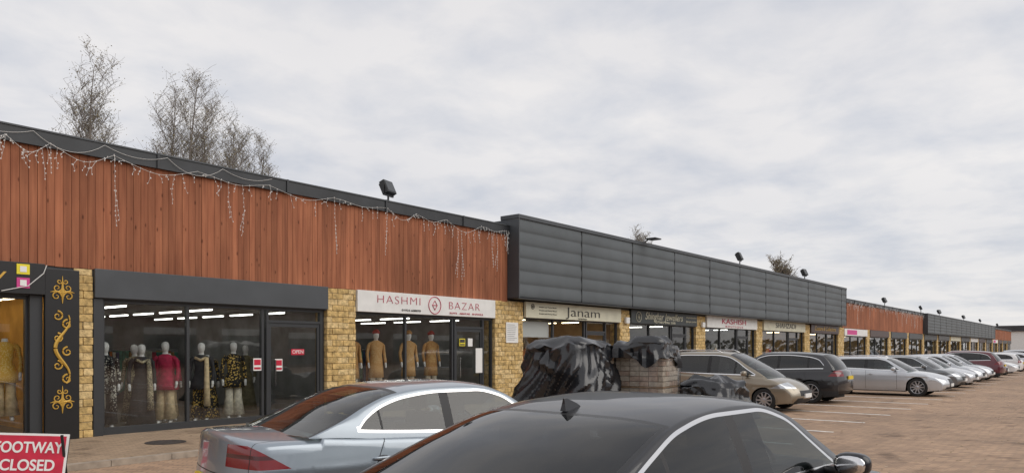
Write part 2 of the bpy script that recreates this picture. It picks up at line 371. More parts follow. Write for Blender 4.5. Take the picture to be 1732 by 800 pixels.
F_dark=fabric('dark_trousers',(.03,.028,.03)); F_turq=fabric('turban_red',(.4,.06,.05)); F_orange=fabric('orange_silk',(.6,.22,.06)); F_yel=fabric('gold_yellow_silk',(.75,.42,.05),(.85,.6,.2),40,.2)
F_olive=fabric('olive',(.15,.13,.07))
# ------------------------------------------------------------------ buildings
def wood_wall(x0,x1,y,z0,z1,parent,gap=.007):
    b=MB(); b.box(x0,x1,y+.02,y+.06,z0+.01,z1,'joint')
    i0=math.ceil(x0/.14)
    x=i0*.14
    while x<x1-.02:
        a=x+gap/2; c=min(x+.14-gap/2,x1); d=R(0,.007)
        b.box(a,c,y-d,y+.025,z0+R(0,.012),z1,'wood'); x+=.14
    b.obj('timber_cladding',parent)
def roofline(x0,x1,y,z0,z1,parent,back=16):
    b=MB(); b.box(x0,x1,y-.08,y+.35,z0,z1,'coping'); b.box(x0,x1,y-.10,y+.36,z1+.001,z1+.03,'grey2')
    x=x0+3
    while x<x1: b.box(x,x+.05,y-.108,y-.078,z0-.005,z1+.034,'coping'); x+=3
    b.box(x0,x1,y+.352,y+back,z1-.35,z1-.25,'roof'); b.box(x0,x1,y+back,y+back+.2,0,z1-.1,'bwall')
    b.obj('roof_edge',parent)
def lintel(x0,x1,parent,y=15.0,z0=2.7,z1=3.27,m='grey2'):
    b=MB(); b.box(x0,x1,y+.03,y+.3,z0,z1,m); b.obj('fascia',parent)
def metal_wall(x0,x1,yf,z0,z1,parent,step=3.55,depth=.4):
    b=MB(); nb=6; hb=(z1-.12-z0)/nb
    def prof():
        pts=[]
        for i in range(nb):
            zb=z0+i*hb
            for t,d in ((0,0.0),(.05,.008),(.25,.016),(.5,.018),(.8,.008),(.96,0)):
                pts.append((zb+t*hb,d))
        pts.append((z1-.12,0)); return pts
    P=prof(); x=x0
    while x<x1-.2:
        a=x+.012; c=min(x+step-.012,x1-.01); o_=R(-.002,.003)
        b.loft([[(a,yf-d+o_,z) for z,d in P],[(c,yf-d+o_,z) for z,d in P]],'grey',closed=False)
        b.box(c+.0,c+.035,yf-.024,yf+.02,z0,z1-.12,'joint')
        x+=step
    b.box(x0,x1,yf+.006,yf+.03,z0,z1-.12,'joint')
    b.box(x0-.03,x0+.011,yf-.045,yf+depth+.3,z0-.02,z1-.121,'grey2')
    b.box(x0-.05,x1+.02,yf-.05,yf+depth+.3,z1-.12,z1,'grey2')
    b.box(x0-.03,x1,yf-.03,yf+depth,z0-.06,z0-.022,'coping')
    b.box(x0,x1,yf+depth+.302,yf+16,z1-.6,z1-.5,'roof'); b.box(x0,x1,yf+16,yf+16.2,0,z1-.3,'bwall')
    b.box(x0-.02,x0+.2,yf+depth+.302,yf+15.9,3,z1-.14,'grey2')
    o=b.obj('metal_cladding',parent,smooth='auto')
bA=empty('timber_clad_shop_building',(8,15,0))
wood_wall(-8,18.15,15.0,3.25,5.42,bA); roofline(-8,18.15,15.0,5.38,5.65,bA)
lintel(-8,18.15,bA)
b=MB(); b.box(-8,18.2,15.31,15.6,2.96,5.3,'joint'); b.obj('wall_core',bA)
pillar(5.5,5.83,15.0,FZ,3.25,bA); pillar(11.2,12.08,15.0,FZ,3.25,bA); pillar(17.55,18.95,15.0,FZ,3.3,bA)
GC=[F_yel,F_yel,F_orange,F_beige,F_cream]
front(1.0,4.8,bA,[2.6,3.7],None,glass='glass'); room(1.0,5.4,bA,'igold','lampw',rows=4,depth=4,clo=GC,nl=4)
b=MB(); b.box(5.84,11.19,14.93,15.029,2.72,3.27,'grey2'); b.box(5.84,6.02,15.0,15.25,FZ,2.719,'frame'); b.obj('blank_fascia',bA,bevel=.01)
front(6.02,11.18,bA,[7.74,9.5],(9.62,11.1)); room(5.9,11.6,bA,rows=3,depth=8,nl=5,zc=2.74)
front(12.1,17.54,bA,[13.9,15.75],(15.85,17.1)); room(11.7,18.0,bA,rows=3,depth=6,zc=2.74)
s=sign(12.1,17.5,2.71,3.26,'sky_wall')
text('HASHMI',12.75,14.28,14.93,3.05,.31,'pink',s,off=-.009,sp=1.15); text('BAZAR',15.42,16.75,14.93,3.0,.31,'pink',s,off=-.009,sp=1.15); ringmark(14.85,14.93,2.985,.24,'pink',s)
text('01924 608070',13.6,14.3,14.93,2.8,.08,'darktext',s); text('SUITS . ABAYAS . SHAWLS',15.45,16.9,14.93,2.79,.07,'pink',s)
for a in [(6.35,15.75,F_blackwhite,'dress',F_dark,1.74,F_blackwhite,True),(7.05,15.7,F_dark,'gown',None,1.7,F_sequin,True),(7.62,15.85,F_maroon,'dress',F_beige,1.76,None,True),(7.3,16.6,F_sequin,'gown',None,1.7,None,True),
          (8.35,15.7,F_dark,'dress',F_blackgold,1.74,F_beige,True),(8.75,16.2,F_blackgold,'gown',None,1.66,None,False),(9.15,15.75,F_blackgold,'dress',F_cream,1.76,None,True),(7.95,16.4,F_maroon,'dress',F_beige,1.7,None,False),(10.5,17.5,F_olive,'gown',None,1.7,None,True),(6.75,16.9,F_cream,'gown',None,1.7,None,False)]:
    mannequin(a[0],a[1],FZ+.06,a[2],a[3],a[4],a[5],R(-.6,.3)-.3,a[7],None,a[6])
for xx,tp,tb in [(12.5,F_sher,None),(13.35,F_sher2,F_turq),(14.55,F_sher2,F_sher),(15.45,F_sher,F_turq),(12.95,F_sher2,None)]:
    mannequin(xx,15.7 if xx!=12.95 else 16.3,FZ+.38,tp,'coat',F_cream,1.76,-.35,True,tb)
b=MB(); b.box(12.2,15.8,15.35,16.5,FZ+.021,FZ+.37,'iwall'); b.obj('display_plinth',bA)
for xx,tp in [(3.2,F_yel),(3.75,F_orange),(4.2,F_yel),(4.6,F_yel)]: mannequin(xx,15.7,FZ+.35,tp,'gown' if xx<4.4 else 'dress',F_beige,1.7,-.3,False)
def notice(x,z,w,h,m1,m2=None,y=15.085,txt=None,name='notice'):
    e=empty(name,(x,y,z)); b=MB(); b.box(x-w/2,x+w/2,y,y+.006,z-h/2,z+h/2,m1)
    if m2: b.box(x-w*.42,x+w*.42,y-.003,y-.001,z-.05*h,z+h*.4,m2); b.box(x-w*.42,x+w*.42,y-.003,y-.001,z-.4*h,z-.22*h,m2)
    b.obj('sheet',e)
    if txt: text(txt,x-w*.42,x+w*.42,y-.005,z,.12,'white',e)
notice(10.42,1.68,.36,.14,'red',None,txt='OPEN',name='open_sign')
notice(9.35,1.4,.2,.28,'white','red'); notice(9.9,1.38,.2,.28,'white','red')
notice(16.15,1.95,.25,.22,'yellow','darktext'); notice(16.9,1.4,.3,.75,'white'); 
notice(16.5,1.95,.2,.24,'white'); 
e=empty('wall_notice',(18.35,14.96,2.28)); b=MB(); b.box(18.05,18.65,14.955,14.975,1.95,2.6,'white')
for k in range(9): b.box(18.1,18.6-R(0,.15),14.95,14.953,2.52-k*.06,2.53-k*.06,'grey')
b.obj('sheet',e)
s=sign(1,4.98,2.72,3.27,'black',14.86,.15)
text('y',4.22,None,14.85,3.02,.45,'gold',s,italic=.3)
b=MB(); b.box(4.53,4.73,14.845,14.855,3.06,3.24,'yellow'); b.box(4.53,4.73,14.845,14.855,2.82,3.0,'magenta'); b.box(4.58,4.68,14.838,14.844,3.1,3.2,'white'); b.box(4.58,4.68,14.838,14.844,2.86,2.96,'white'); b.obj('emblem',s)
e=empty('ornamental_panel',(5.2,14.9,1.6)); b=MB(); b.box(4.99,5.56,14.9,14.99,FZ,3.2,'black'); b.box(4.78,4.985,15.0,15.1,FZ,2.72,'frame'); b.obj('panel',e,bevel=.006)
b=MB(); yo=14.89
def spiral(cx,cz,r,turns,a0,d,w=.014):
    pts=[];ws=[]
    n=int(22*turns)
    for i in range(n+1):
        t=i/n; rr=r*(1-t*.85); a=a0+d*turns*2*math.pi*t; pts.append((cx+rr*math.cos(a),yo,cz+rr*math.sin(a))); ws.append(w*(1-.5*t))
    b.tube(pts,ws,'gold',5); return pts[0]
cx=5.27
for zc in (2.78,.78):
    for sd in (-1,1):
        spiral(cx+sd*.085,zc+.08,.075,1.3,math.pi/2+ (math.pi/2 if sd>0 else -math.pi/2),sd)
        spiral(cx+sd*.10,zc-.07,.085,1.3,-math.pi/2+(-math.pi/2 if sd>0 else math.pi/2),-sd)
        spiral(cx+sd*.05,zc+.2,.05,1.1,math.pi/2+(math.pi/2 if sd>0 else -math.pi/2),sd)
        b.tube([(cx,yo,zc),(cx+sd*.12,yo,zc+.02),(cx+sd*.2,yo,zc+.0)],[.02,.018,.004],'gold',5)
    b.tube([(cx,yo,zc-.2),(cx,yo,zc),(cx,yo,zc+.3)],[.006,.028,.004],'gold',6)
pts=[];ws=[]
for i in range(60):
    t=i/59; pts.append((cx+.12*math.sin(t*2*math.pi*1.25+.6),yo,1.12+1.25*t)); ws.append(.012+.022*math.sin(t*math.pi)**2)
b.tube(pts,ws,'gold',6)
for zc,sd in ((1.2,1),(1.45,-1),(1.7,1),(1.95,-1),(2.2,1),(2.35,-1)):
    spiral(cx+sd*.08,zc,.09,1.3,math.pi/2,sd,.018); 
b.obj('gold_scrollwork',e)
bB=empty('metal_clad_shop_building',(36,14.6,0))
metal_wall(18.2,54.9,14.58,3.40,6.0,bB)
b=MB(); b.box(18.3,54.9,15.31,15.6,2.96,5.5,'joint'); b.box(18.3,54.9,14.62,15.3,3.35,3.39,'grey2'); b.obj('soffit_and_core',bB); lintel(18.96,54.9,bB,z0=2.75,z1=3.34)
pil=[(25.05,25.8),(31.85,32.85),(39.25,40.15),(47.25,48.3),(54.5,55.4)]
for a,c in pil: pillar(a,c,15.0,FZ,3.3,bB)
bays=[(18.97,25.03),(25.82,31.83),(32.87,39.23),(40.17,47.23),(48.32,54.48)]
walls=['iwarm','iwall','iwall','iwarm','iwarm']
for i,(a,c) in enumerate(bays):
    w=c-a; front(a,c,bB,[a+w*.3,a+w*.62],(a+w*.64,a+w*.86),z1=2.8); room(a-.3,c+.3,bB,walls[i],'lampw' if walls[i]=='iwarm' else 'lamp',rows=2,depth=4,zc=2.86)
    for j in range(4):
        mannequin(a+.5+j*w*.15,15.7+.3*(j%2),FZ+.25,random.choice([F_orange,F_beige,F_cream,F_maroon,F_yel,F_blackgold,F_sequin]) if i or j else F_orange,random.choice(['gown','dress']),None,1.7,R(-.5,.3),True)
b=MB(); b.box(19.1,20.7,15.24,15.25,2.15,2.68,'white'); b.obj('window_blind',bB)
s=sign(19.0,25.0,2.78,3.30,'cream',14.9); text('Janam',21.3,23.5,14.89,3.04,.46,'darktext',s,off=-.004); text('Fine Asian Boutique',22.3,None,14.89,2.83,.07,'darktext',s)
for zz in (3.15,3.04,2.93): text('Bridal and Party Wear',19.7,20.7,14.89,zz,.05,'darktext',s)
ringmark(19.35,14.89,3.15,.08,'darktext',s)
s=sign(25.82,31.8,2.78,3.32,'greensign',14.92); text('Shinghar Jewellers',26.9,30.3,14.91,3.10,.42,'cream',s,italic=.3); text('07985 896 508',27.8,29.6,14.91,2.87,.13,'cream',s); ringmark(26.4,14.91,3.05,.2,'cream',s)
text('shingharjewellers',30.65,31.7,14.91,3.16,.1,'cream',s); text('@shinghar_jewellers',30.65,31.7,14.91,2.98,.1,'cream',s)
s=sign(32.9,39.2,2.78,3.34,'sky_wall',14.92); text('KASHISH',34.6,37.6,14.91,3.1,.36,'pink',s); text('B O U T I Q U E',35,37.2,14.91,2.86,.12,'pink',s)
s=sign(40.2,47.2,2.78,3.34,'cream',14.92); text('SHAHZADI',42,45.4,14.91,3.08,.4,'darktext',s)
s=sign(48.35,54.4,2.78,3.34,'dkbrown',14.92); text('Couture & Collections',49,53.6,14.91,3.08,.4,'gold',s,italic=.3)
b=MB(); 
for xx in (25.35,32.3): b.box(xx,xx+.28,14.86,14.98,2.75,3.0,'white')
b.obj('alarm_box',bB,bevel=.03)
def run(kind,x0,x1,h,z0w=3.25):
    e=empty('timber_clad_shop_building' if kind=='w' else 'metal_clad_shop_building',((x0+x1)/2,15,0))
    if kind=='w': wood_wall(x0,x1,15,z0w,h-.2,e,.01); roofline(x0,x1,15,h-.25,h,e)
    else: metal_wall(x0,x1,14.6,z0w+.1,h,e); 
    lintel(x0,x1,e,z1=z0w+.1); b=MB(); b.box(x0,x1,15.31,15.6,2.96,h-.5,'joint'); b.obj('wall_core',e)
    n=max(1,round((x1-x0)/7.3)); w=(x1-x0)/n
    cols=['sky_wall','dkbrown','grey2','black','cream','grey2']
    for i in range(n):
        a=x0+i*w+.5; c=x0+(i+1)*w-.4
        pillar(a-.9,a-.02,15.0,FZ,z0w,e); front(a,c,e,[a+w*.3,a+w*.6],None); 
        wm=random.random()<.4
        room(a-.2,c+.2,e,'iwarm' if wm else 'iwall','lampw' if wm else 'lamp',rows=2,depth=3,nl=2)
        s=sign(a,c,2.72,3.22,cols[(i+(0 if kind=='w' else 2))%6])
        if kind=='w' and i==0:
            b=MB(); b.box(a+.6,a+3.2,14.93,14.937,2.8,3.14,'magenta'); b.obj('emblem',s)
    return e
run('w',55.45,84,5.35); run('m',84.1,138.5,5.35); run('w',138.6,166,5.2)
e=empty('opposite_building',(30,-34,0)); b=MB(); b.box(-30,110,-44,-34,0,5.6,'bwall'); b.box(-30.3,110.3,-44.3,-33.7,5.6,5.95,'coping')
for i in range(20): b.box(-27+i*7,-22.5+i*7,-33.97,-33.9,.3,2.8,'frame'); b.box(-27+i*7,-22.5+i*7,-33.96,-33.89,2.9,3.5,'sky_wall')
b.obj('walls',e)
e=empty('distant_warehouse',(230,10,0)); b=MB(); b.box(215,250,2,40,0,6.0,'sky_wall'); b.box(214.5,250.5,1.6,40.4,6.0,7.4,'roof'); b.obj('walls',e)
b=MB()
for i in range(2600):
    y=R(-160,60); x=250+R(-6,6)+.3*abs(y); hh=5+2.5*noise.noise((y*.07,0,0))+1.2*noise.noise((y*.4,3,0)); z=R(0,1)**.7*hh
    s=R(.4,1.1); v=Vector((R(-1,1),R(-1,1),R(-.5,1))).normalized(); u=v.orthogonal().normalized(); w=v.cross(u); c=Vector((x,y,z))
    b.quad([c+u*s,c+w*s*.7,c-u*s,c-w*s*.7],'hedge')
b.obj('distant_tree_line')
# ------------------------------------------------------------------ flood lights
def flood(x,y,z,s=1,rz=0):
    e=empty('floodlight',(x,y,z),rz); b=MB()
    b.tube([(0,0,-.3*s),(0,0,.12*s)],.025*s,'black',8); b.box(-.2*s,.2*s,-.02*s,.02*s,.1*s,.14*s,'black')
    T=Matrix.Translation((0,0,.3*s))@Matrix.Rotation(math.radians(-25),4,'X')
    b.box(-.18*s,.18*s,-.06*s,.08*s,-.16*s,.16*s,'black',T); b.box(-.15*s,.15*s,-.067*s,-.061*s,-.13*s,.13*s,'grey2',T)
    for k in range(5): b.box((-.14+k*.07)*s,(-.125+k*.07)*s,.08*s,.13*s,-.14*s,.14*s,'black',T)
    b.box(-.2*s,-.185*s,-.02*s,.02*s,.1*s,.34*s,'black'); b.box(.185*s,.2*s,-.02*s,.02*s,.1*s,.34*s,'black')
    b.obj('lamp_head',e,world=False,bevel=.006)
flood(13.35,15.2,5.75,1.15,.25)
e=empty('floodlight',(26.2,14.3,6.05)); b=MB(); b.box(26.0,26.5,13.95,14.4,6.08,6.13,'black'); b.tube([(26.25,14.6,6.0),(26.25,14.4,6.1)],.03,'black'); b.obj('lamp_head',e,bevel=.01)
for x,z in ((37.0,6.15),(47.3,6.15),(68,5.5),(83,5.5),(93,5.5),(110,5.5),(125,5.5),(145,5.4)): flood(x,15.0,z,1.25,R(-.4,.4))
# ------------------------------------------------------------------ icicle string lights
def icicles(x0,x1,y,z,seed,dens=1):
    random.seed(seed); b=MB(); x=x0
    def bulbs(p,q):
        n=max(1,int((q-p).length/.085))
        for i in range(n+1):
            c=p.lerp(q,i/n)+Vector((R(-.02,.02),R(-.01,.01),R(-.01,.01))); r=.011
            k=len(b.v); b.v+=[tuple(c+Vector(d)*r) for d in ((1,0,0),(0,1,0),(-1,0,0),(0,-1,0),(0,0,1.4),(0,0,-1.8))]
            for f in ((0,1,4),(1,2,4),(2,3,4),(3,0,4),(1,0,5),(2,1,5),(3,2,5),(0,3,5)): b.face(tuple(k+i2 for i2 in f),'bulb')
    while x<x1:
        w=min(R(.6,1.8),x1-x); n=10; sag=R(.04,.26); top=[]
        for i in range(n+1):
            t=i/n; top.append(Vector((x+w*t,y,z-sag*4*t*(1-t)+.02*math.sin(9*t))))
        b.tube(top,.004,'wire',4,False)
        for i in range(n+1):
            if random.random()<.8*dens:
                p=top[i]; L=random.choice([.08,.15,.25,.35,.5])*R(.6,1.2)
                if random.random()<.07: L=R(.8,1.5)
                q=p+Vector((R(-.1,.1),-.005,-L)); m_=p.lerp(q,.5)+Vector((R(-.06,.06),0,0))
                b.tube([p,m_,q],.003,'wire',3,False); bulbs(p,m_); bulbs(m_,q)
                if L>.7: 
                    q2=q+Vector((R(-.12,.12),0,R(.0,.3))); b.tube([m_,q2],.003,'wire',3,False); bulbs(m_,q2)
        x+=w
    return b
b=icicles(3.5,18.1,14.9,5.46,3)
for i in range(5):
    x=3.6+i*1.2; pts=[Vector((x+t*1.2,14.885,5.62-.25*4*t*(1-t)*(.5+.5*(i%2)))) for t in [j/10 for j in range(11)]]; b.tube(pts,.004,'wire',4,False)
b.tube([(4.3,14.84,2.75),(4.7,14.82,2.86),(4.95,14.85,3.1),(5.0,14.85,3.25)],.008,'wire',4,False)
b.obj('icicle_string_lights')
b=icicles(56,84,14.88,5.2,5,.8); b.obj('icicle_string_lights')
# ------------------------------------------------------------------ trees
def tree(x,y,h,seed,spread=1,leaf=.5,base=0,twigr=.0065,stems=3):
    random.seed(seed); b=MB()
    def br(p,d,L,r,lev,droop):
        n=5 if lev<2 else 3; pts=[p.copy()]; rs=[r]; q=p.copy(); dd=d.copy()
        for i in range(n):
            dd=(dd+Vector((R(-.16,.16)+.03,R(-.16,.16),R(-.05,.05)+droop))).normalized(); q=q+dd*(L/n); pts.append(q.copy()); rs.append(max(twigr*.6,r*(1-(i+1)/n*.75)))
        b.tube(pts,rs,'bark',5 if lev<2 else 3,False)
        return pts
    def leaves(p,n):
        for _ in range(n):
            c=p+Vector((R(-.15,.15),R(-.15,.15),R(-.25,.1))); v=Vector((R(-1,1),R(-1,1),R(-1,1))).normalized(); u=v.orthogonal().normalized()*R(.02,.035)*(twigr/.0065)**.5; w=v.cross(u)*.6
            b.quad([c+u,c+w,c-u,c-w],'leaf')
    for s in range(stems):
        d=Vector((R(-.12,.24),R(-.2,.12),1)); pts=[Vector((x+R(-.3,.3),y+R(-.3,.3),base))]; rs=[.11*h/12]
        n=12; hh=h*(1.05 if s==0 else R(.8,.97))
        for i in range(n):
            d=(d+Vector((R(-.07,.07),R(-.07,.07),.12))).normalized(); pts.append(pts[-1]+d*hh/n); rs.append(.10*h/12*(1-(i+1)/n)**.9+.008)
        b.tube(pts,rs,'bark',7,False)
        for i in range(30):
            t=R(.30,.99); k=t*n; i0=min(n-1,int(k)); p=pts[i0].lerp(pts[i0+1],k-i0); a=R(0,6.28)
            L=h*.30*spread*(1.12-t)**.6*R(.5,1.15)+.3; dd=Vector((math.cos(a)*.45,math.sin(a)*.45,1.0)).normalized()
            q=br(p,dd,L,.028*(1.15-t),1,-.015)
            for j in range(11):
                tt=R(.2,1)*(len(q)-1); j0=min(len(q)-2,int(tt)); pp=q[j0].lerp(q[j0+1],tt-j0); a2=R(0,6.28)
                q2=br(pp,(Vector((math.cos(a2)*.6,math.sin(a2)*.6,.8))).normalized(),L*R(.2,.45),.009*(twigr/.0065),2,-.02)
                if random.random()<leaf: leaves(q2[-1],3)
                for l in range(2):
                    a3=R(0,6.28); q3=br(q2[random.randint(1,len(q2)-1)],Vector((math.cos(a3)*.6,math.sin(a3)*.6,.6)).normalized(),L*R(.10,.22)+.1,twigr,3,-.12)
                    if random.random()<leaf: leaves(q3[-1],3)
    b.obj('birch_tree')
for x,y,h,sd in ((11.7,30,11.7,21),(13.4,30.5,11.9,2),(15.3,30,12.4,3),(17.4,31,12.0,24),(19.0,31.5,10.9,5),(10.9,31.5,8.8,6),(20.3,31.8,10.2,8),(16.4,32,11.4,9)): tree(x,y,h,sd,.95,.5)
tree(57,32,10.6,11,1.2,.6,twigr=.014); tree(98,34,12,12,1.5,.8,twigr=.035); tree(103,36,11.5,13,1.5,.8,twigr=.035)
random.seed(11)
# ------------------------------------------------------------------ cars
def pchip(xs,ys,xq):
    xs=np.array(xs,float);ys=np.array(ys,float);xq=np.clip(np.array(xq,float),xs[0],xs[-1])
    h=np.diff(xs);d=np.diff(ys)/h;n=len(xs);m=np.zeros(n)
    m[0]=d[0];m[-1]=d[-1]
    for i in range(1,n-1):
        if d[i-1]*d[i]>0:
            w1=2*h[i]+h[i-1];w2=h[i]+2*h[i-1]; m[i]=(w1+w2)/(w1/d[i-1]+w2/d[i])
    i=np.clip(np.searchsorted(xs,xq)-1,0,n-2); t=(xq-xs[i])/h[i]
    return (2*t**3-3*t**2+1)*ys[i]+(t**3-2*t**2+t)*h[i]*m[i]+(-2*t**3+3*t**2)*ys[i+1]+(t**3-t**2)*h[i]*m[i+1]
def sm(t): t=max(0,min(1,t)); return t*t*(3-2*t)
def wheel(b,cx,cy,r,w,sd,spokes=10,rim='rim'):
    n=36
    def lathe(prof,m):
        b.loft([[(cx+rr*math.cos(a),cy+sd*yy,r+rr*math.sin(a)) for a in [2*math.pi*k/n for k in range(n)]] for rr,yy in prof],m,True,False)
    lathe([(r*.66,-w/2),(r*.93,-w/2),(r,-w/2+.03),(r,w/2-.03),(r*.96,w/2-.005),(r*.85,w/2+.004),(r*.71,w/2-.004),(r*.69,w/2-.01)],'tyre')
    lathe([(r*.70,w/2-.012),(r*.67,w/2-.004),(r*.645,w/2-.012),(r*.62,w/2-.09),(r*.05,w/2-.1)],[M[rim],M[rim],M[rim],M['rimd']])
    for k in range(spokes):
        T=Matrix.Translation((cx,cy,r))@Matrix.Rotation(2*math.pi*k/spokes,4,'Y')
        y0,y1=sd*(w/2-.06),sd*(w/2-.018)
        bw=.42/spokes
        p=[(r*.08,y0,-bw*.7),(r*.65,y0,-bw*.5),(r*.65,y0,bw*.5),(r*.08,y0,bw*.7),(r*.08,y1,-bw*.6),(r*.65,y1+sd*.005,-bw*.42),(r*.65,y1+sd*.005,bw*.42),(r*.08,y1,bw*.6)]
        k0=len(b.v); b.v+=[tuple(T@Vector(q)) for q in p]
        for f in ((0,3,2,1),(4,5,6,7),(0,1,5,4),(1,2,6,5),(2,3,7,6),(3,0,4,7)): b.face(tuple(k0+i for i in f),rim)
    lathe([(r*.18,w/2-.05),(r*.17,w/2-.01),(r*.1,w/2-.005),(.001,w/2-.004)],rim)
def car(S,loc,ang,paint,glassr='tintglass',glassf='carglass',res=.04):
    e=empty('parked_car',(loc[0],loc[1],0),math.radians(ang))
    L,W=S['L'],S['W']/2; hl=L/2
    P=np.array(S['prof']); d=np.r_[0,np.cumsum(np.hypot(*np.diff(P,axis=0).T))]
    ts=np.linspace(0,d[-1],int(d[-1]/res)); px=pchip(d,P[:,0],ts); pz=pchip(d,P[:,1],ts)
    r=S['r']; ra=r+.045; axles=S['axles']
    wx=lambda x: float(pchip([-hl,-hl+.12,-hl+.6,-.3,.7,hl-.6,hl-.12,hl],[.90,.955,.99,1,1,.975,.92,.86],[x])[0])*W
    SP=S.get('side',[(.15,.93),(.28,.965),(.42,.985),(.62,1.0),(.70,.992),(.735,.998),(.80,.985),(.95,.955),(1.2,.92)])
    sp=lambda z: float(pchip([a for a,_ in SP],[c for _,c in SP],[z])[0])
    def K(x):
        return (.30 if x>0 else .22)*sm((abs(x)-(hl-.95))/.95)
    topx=[];topz=[]
    for a,c in zip(px,pz):
        if c>.6 and (not topx or a>topx[-1]+.001): topx.append(a);topz.append(c)
    zl=lambda x: float(np.interp(x,topx,topz))
    rows=[];ns=12
    cab0,cab1=S['cab']
    for x,zt in zip(px,pz):
        w=wx(x); zb=float(np.interp(abs(x),[0,hl-.6,hl],[.2,.2,.26]))
        for a in axles:
            if abs(x-a)<ra: zb=max(zb,r+math.sqrt(ra*ra-(x-a)**2)-.01)
        zb=min(zb,zt-.03) ; k=K(x); drop=.05*min(1,max(.1,(zt-.3)/.5))*(.3 if cab0<x<cab1 else 1)
        rc=min(.055,(zt-zb)*.3); zs=zt-drop-rc
        if zs<zb+.004: zs=zb+.004
        half=[]
        for j in range(ns+1):
            z=zb+(zs-zb)*j/ns; half.append((w*sp(z),z))
        ws=w*sp(zs)
        for a in (.35,.7,1.0):
            t=a*math.pi/2; half.append((ws-rc*1.3*(1-math.cos(t)),zs+rc*math.sin(t)))
        yt=half[-1][0]; zt0=half[-1][1]
        for q in (.92,.8,.62,.42,.2,0): half.append((yt*q,zt-(zt-zt0)*q*q))
        rows.append([(x-math.copysign(1,x)*k*(abs(y)/W)**2.6,y,z) for y,z in half])
    bm=bmesh.new(); nh=len(rows[0]); grid=[]
    for rw in rows:
        left=[bm.verts.new(p) for p in rw]; right=[bm.verts.new((p[0],-p[1],p[2])) for p in rw[:-1]]
        grid.append(left+right[::-1])
    for i in range(len(grid)-1):
        for j in range(len(grid[0])-1):
            try: bm.faces.new((grid[i][j],grid[i+1][j],grid[i+1][j+1],grid[i][j+1]))
            except: pass
    def cut(co,no,pred=None):
        fs=[f for f in bm.faces if pred is None or pred(f.calc_center_median())]
        ge=list({v for f in fs for v in f.verts})+list({ed for f in fs for ed in f.edges})+fs
        bmesh.ops.bisect_plane(bm,geom=ge,plane_co=co,plane_no=no,dist=1e-5)
    mats=[paint,M['cabin'],M['plastic'],M['joint'],M['tail'],M['head'],M['chrome'],M['taild']]
    assign=[]
    inr=lambda c: cab0+.05<c.x<cab1-.05
    T=S['tail']; H=S['head']
    for (zlo,zhi,ym,xs,sl),sg,mi in ((T,-1,4),(H,1,5)):
        pr=lambda c,sg=sg: c.x*sg>hl-.9
        cut((0,0,zlo),(0,0,1),pr);cut((0,0,zhi),(0,0,1),pr);cut((0,ym,0),(0,1,0),pr);cut((0,-ym,0),(0,1,0),pr)
        cut((xs,0,(zlo+zhi)/2),Vector((1,0,-sl)).normalized(),pr)
        fn0=(lambda c,sg=sg,zlo=zlo,zhi=zhi,ym=ym,xs=xs,sl=sl: c.x*sg>hl-.9 and zlo<c.z<zhi and abs(c.y)>ym and ((c.x-xs)-sl*(c.z-(zlo+zhi)/2))*sg>0)
        assign.append((fn0,mi))
        if sg<0:
            za=zlo+(zhi-zlo)*.42; zb2=zlo+(zhi-zlo)*.60
            cut((0,0,za),(0,0,1),pr);cut((0,0,zb2),(0,0,1),pr)
            assign.append((lambda c,fn0=fn0,za=za,zb2=zb2: fn0(c) and za<c.z<zb2,7))
    gw=.009
    for x,sl,z0,z1 in S['gaps']:
        pr=lambda c,x=x: abs(c.x-x)<.25 and abs(c.y)>.5
        no=Vector((1,0,-sl)).normalized(); cut((x,0,.6),no,pr);cut((x+gw,0,.6),no,pr)
        assign.append((lambda c,x=x,sl=sl,z0=z0,z1=z1: 0<(c.x-x)-sl*(c.z-.6)<gw and abs(c.y)>.55 and z0<c.z<z1 and abs(c.y)>W*.8,3))
    yb=.62*W/.9
    for s2 in (-1,1):
        pr=lambda c: c.x>cab1-.1 and c.z>.55
        cut((0,s2*yb,0),(0,1,0),pr);cut((0,s2*(yb+.008),0),(0,1,0),pr)
        if S.get('bootline'):
            pr=lambda c: c.x<cab0+.1 and c.z>.65
            cut((0,s2*.80*W,0),(0,1,0),pr);cut((0,s2*(.80*W+.007),0),(0,1,0),pr)
    assign.append((lambda c: c.x>cab1-.05 and c.x<hl-.12 and c.z>.6 and yb<abs(c.y)<yb+.008,3))
    if S.get('bootline'): assign.append((lambda c: c.x<cab0-.08 and c.z>.7 and .80*W<abs(c.y)<.80*W+.007 and c.x>-hl+.0,3))
    zc=S.get('clad',.0)
    if zc:
        cut((0,0,zc),(0,0,1)); assign.append((lambda c: c.z<zc,2))
    g0,g1,gy=S['grille']
    pr=lambda c: c.x>hl-.4
    cut((0,0,g0),(0,0,1),pr);cut((0,0,g1),(0,0,1),pr);cut((0,gy,0),(0,1,0),pr);cut((0,-gy,0),(0,1,0),pr)
    assign.append((lambda c: c.x>hl-.35 and g0<c.z<g1 and abs(c.y)<gy,2))
    assign.append((lambda c: c.x>hl-.35 and .27<c.z<.38 and abs(c.y)<.6,2))
    if S.get('bootline'):
        zb_=S['bootline']; pr=lambda c: c.x<-hl+.5
        cut((0,0,zb_),(0,0,1),pr);cut((0,0,zb_+.009),(0,0,1),pr)
        assign.append((lambda c: c.x<-hl+.4 and zb_<c.z<zb_+.009 and abs(c.y)<.8*W,3))
    for f in bm.faces:
        c=f.calc_center_median(); f.smooth=True
        for fn,mi in assign:
            if fn(c): f.material_index=mi
        if inr(c) and abs(c.y)<W*.86 and c.z>.75: f.material_index=1
    me=bpy.data.meshes.new('body_shell'); bmesh.ops.recalc_face_normals(bm,faces=bm.faces); bm.to_mesh(me); bm.free()
    for m in mats: me.materials.append(m)
    o=bpy.data.objects.new('body_shell',me); scene.collection.objects.link(o); o.parent=e
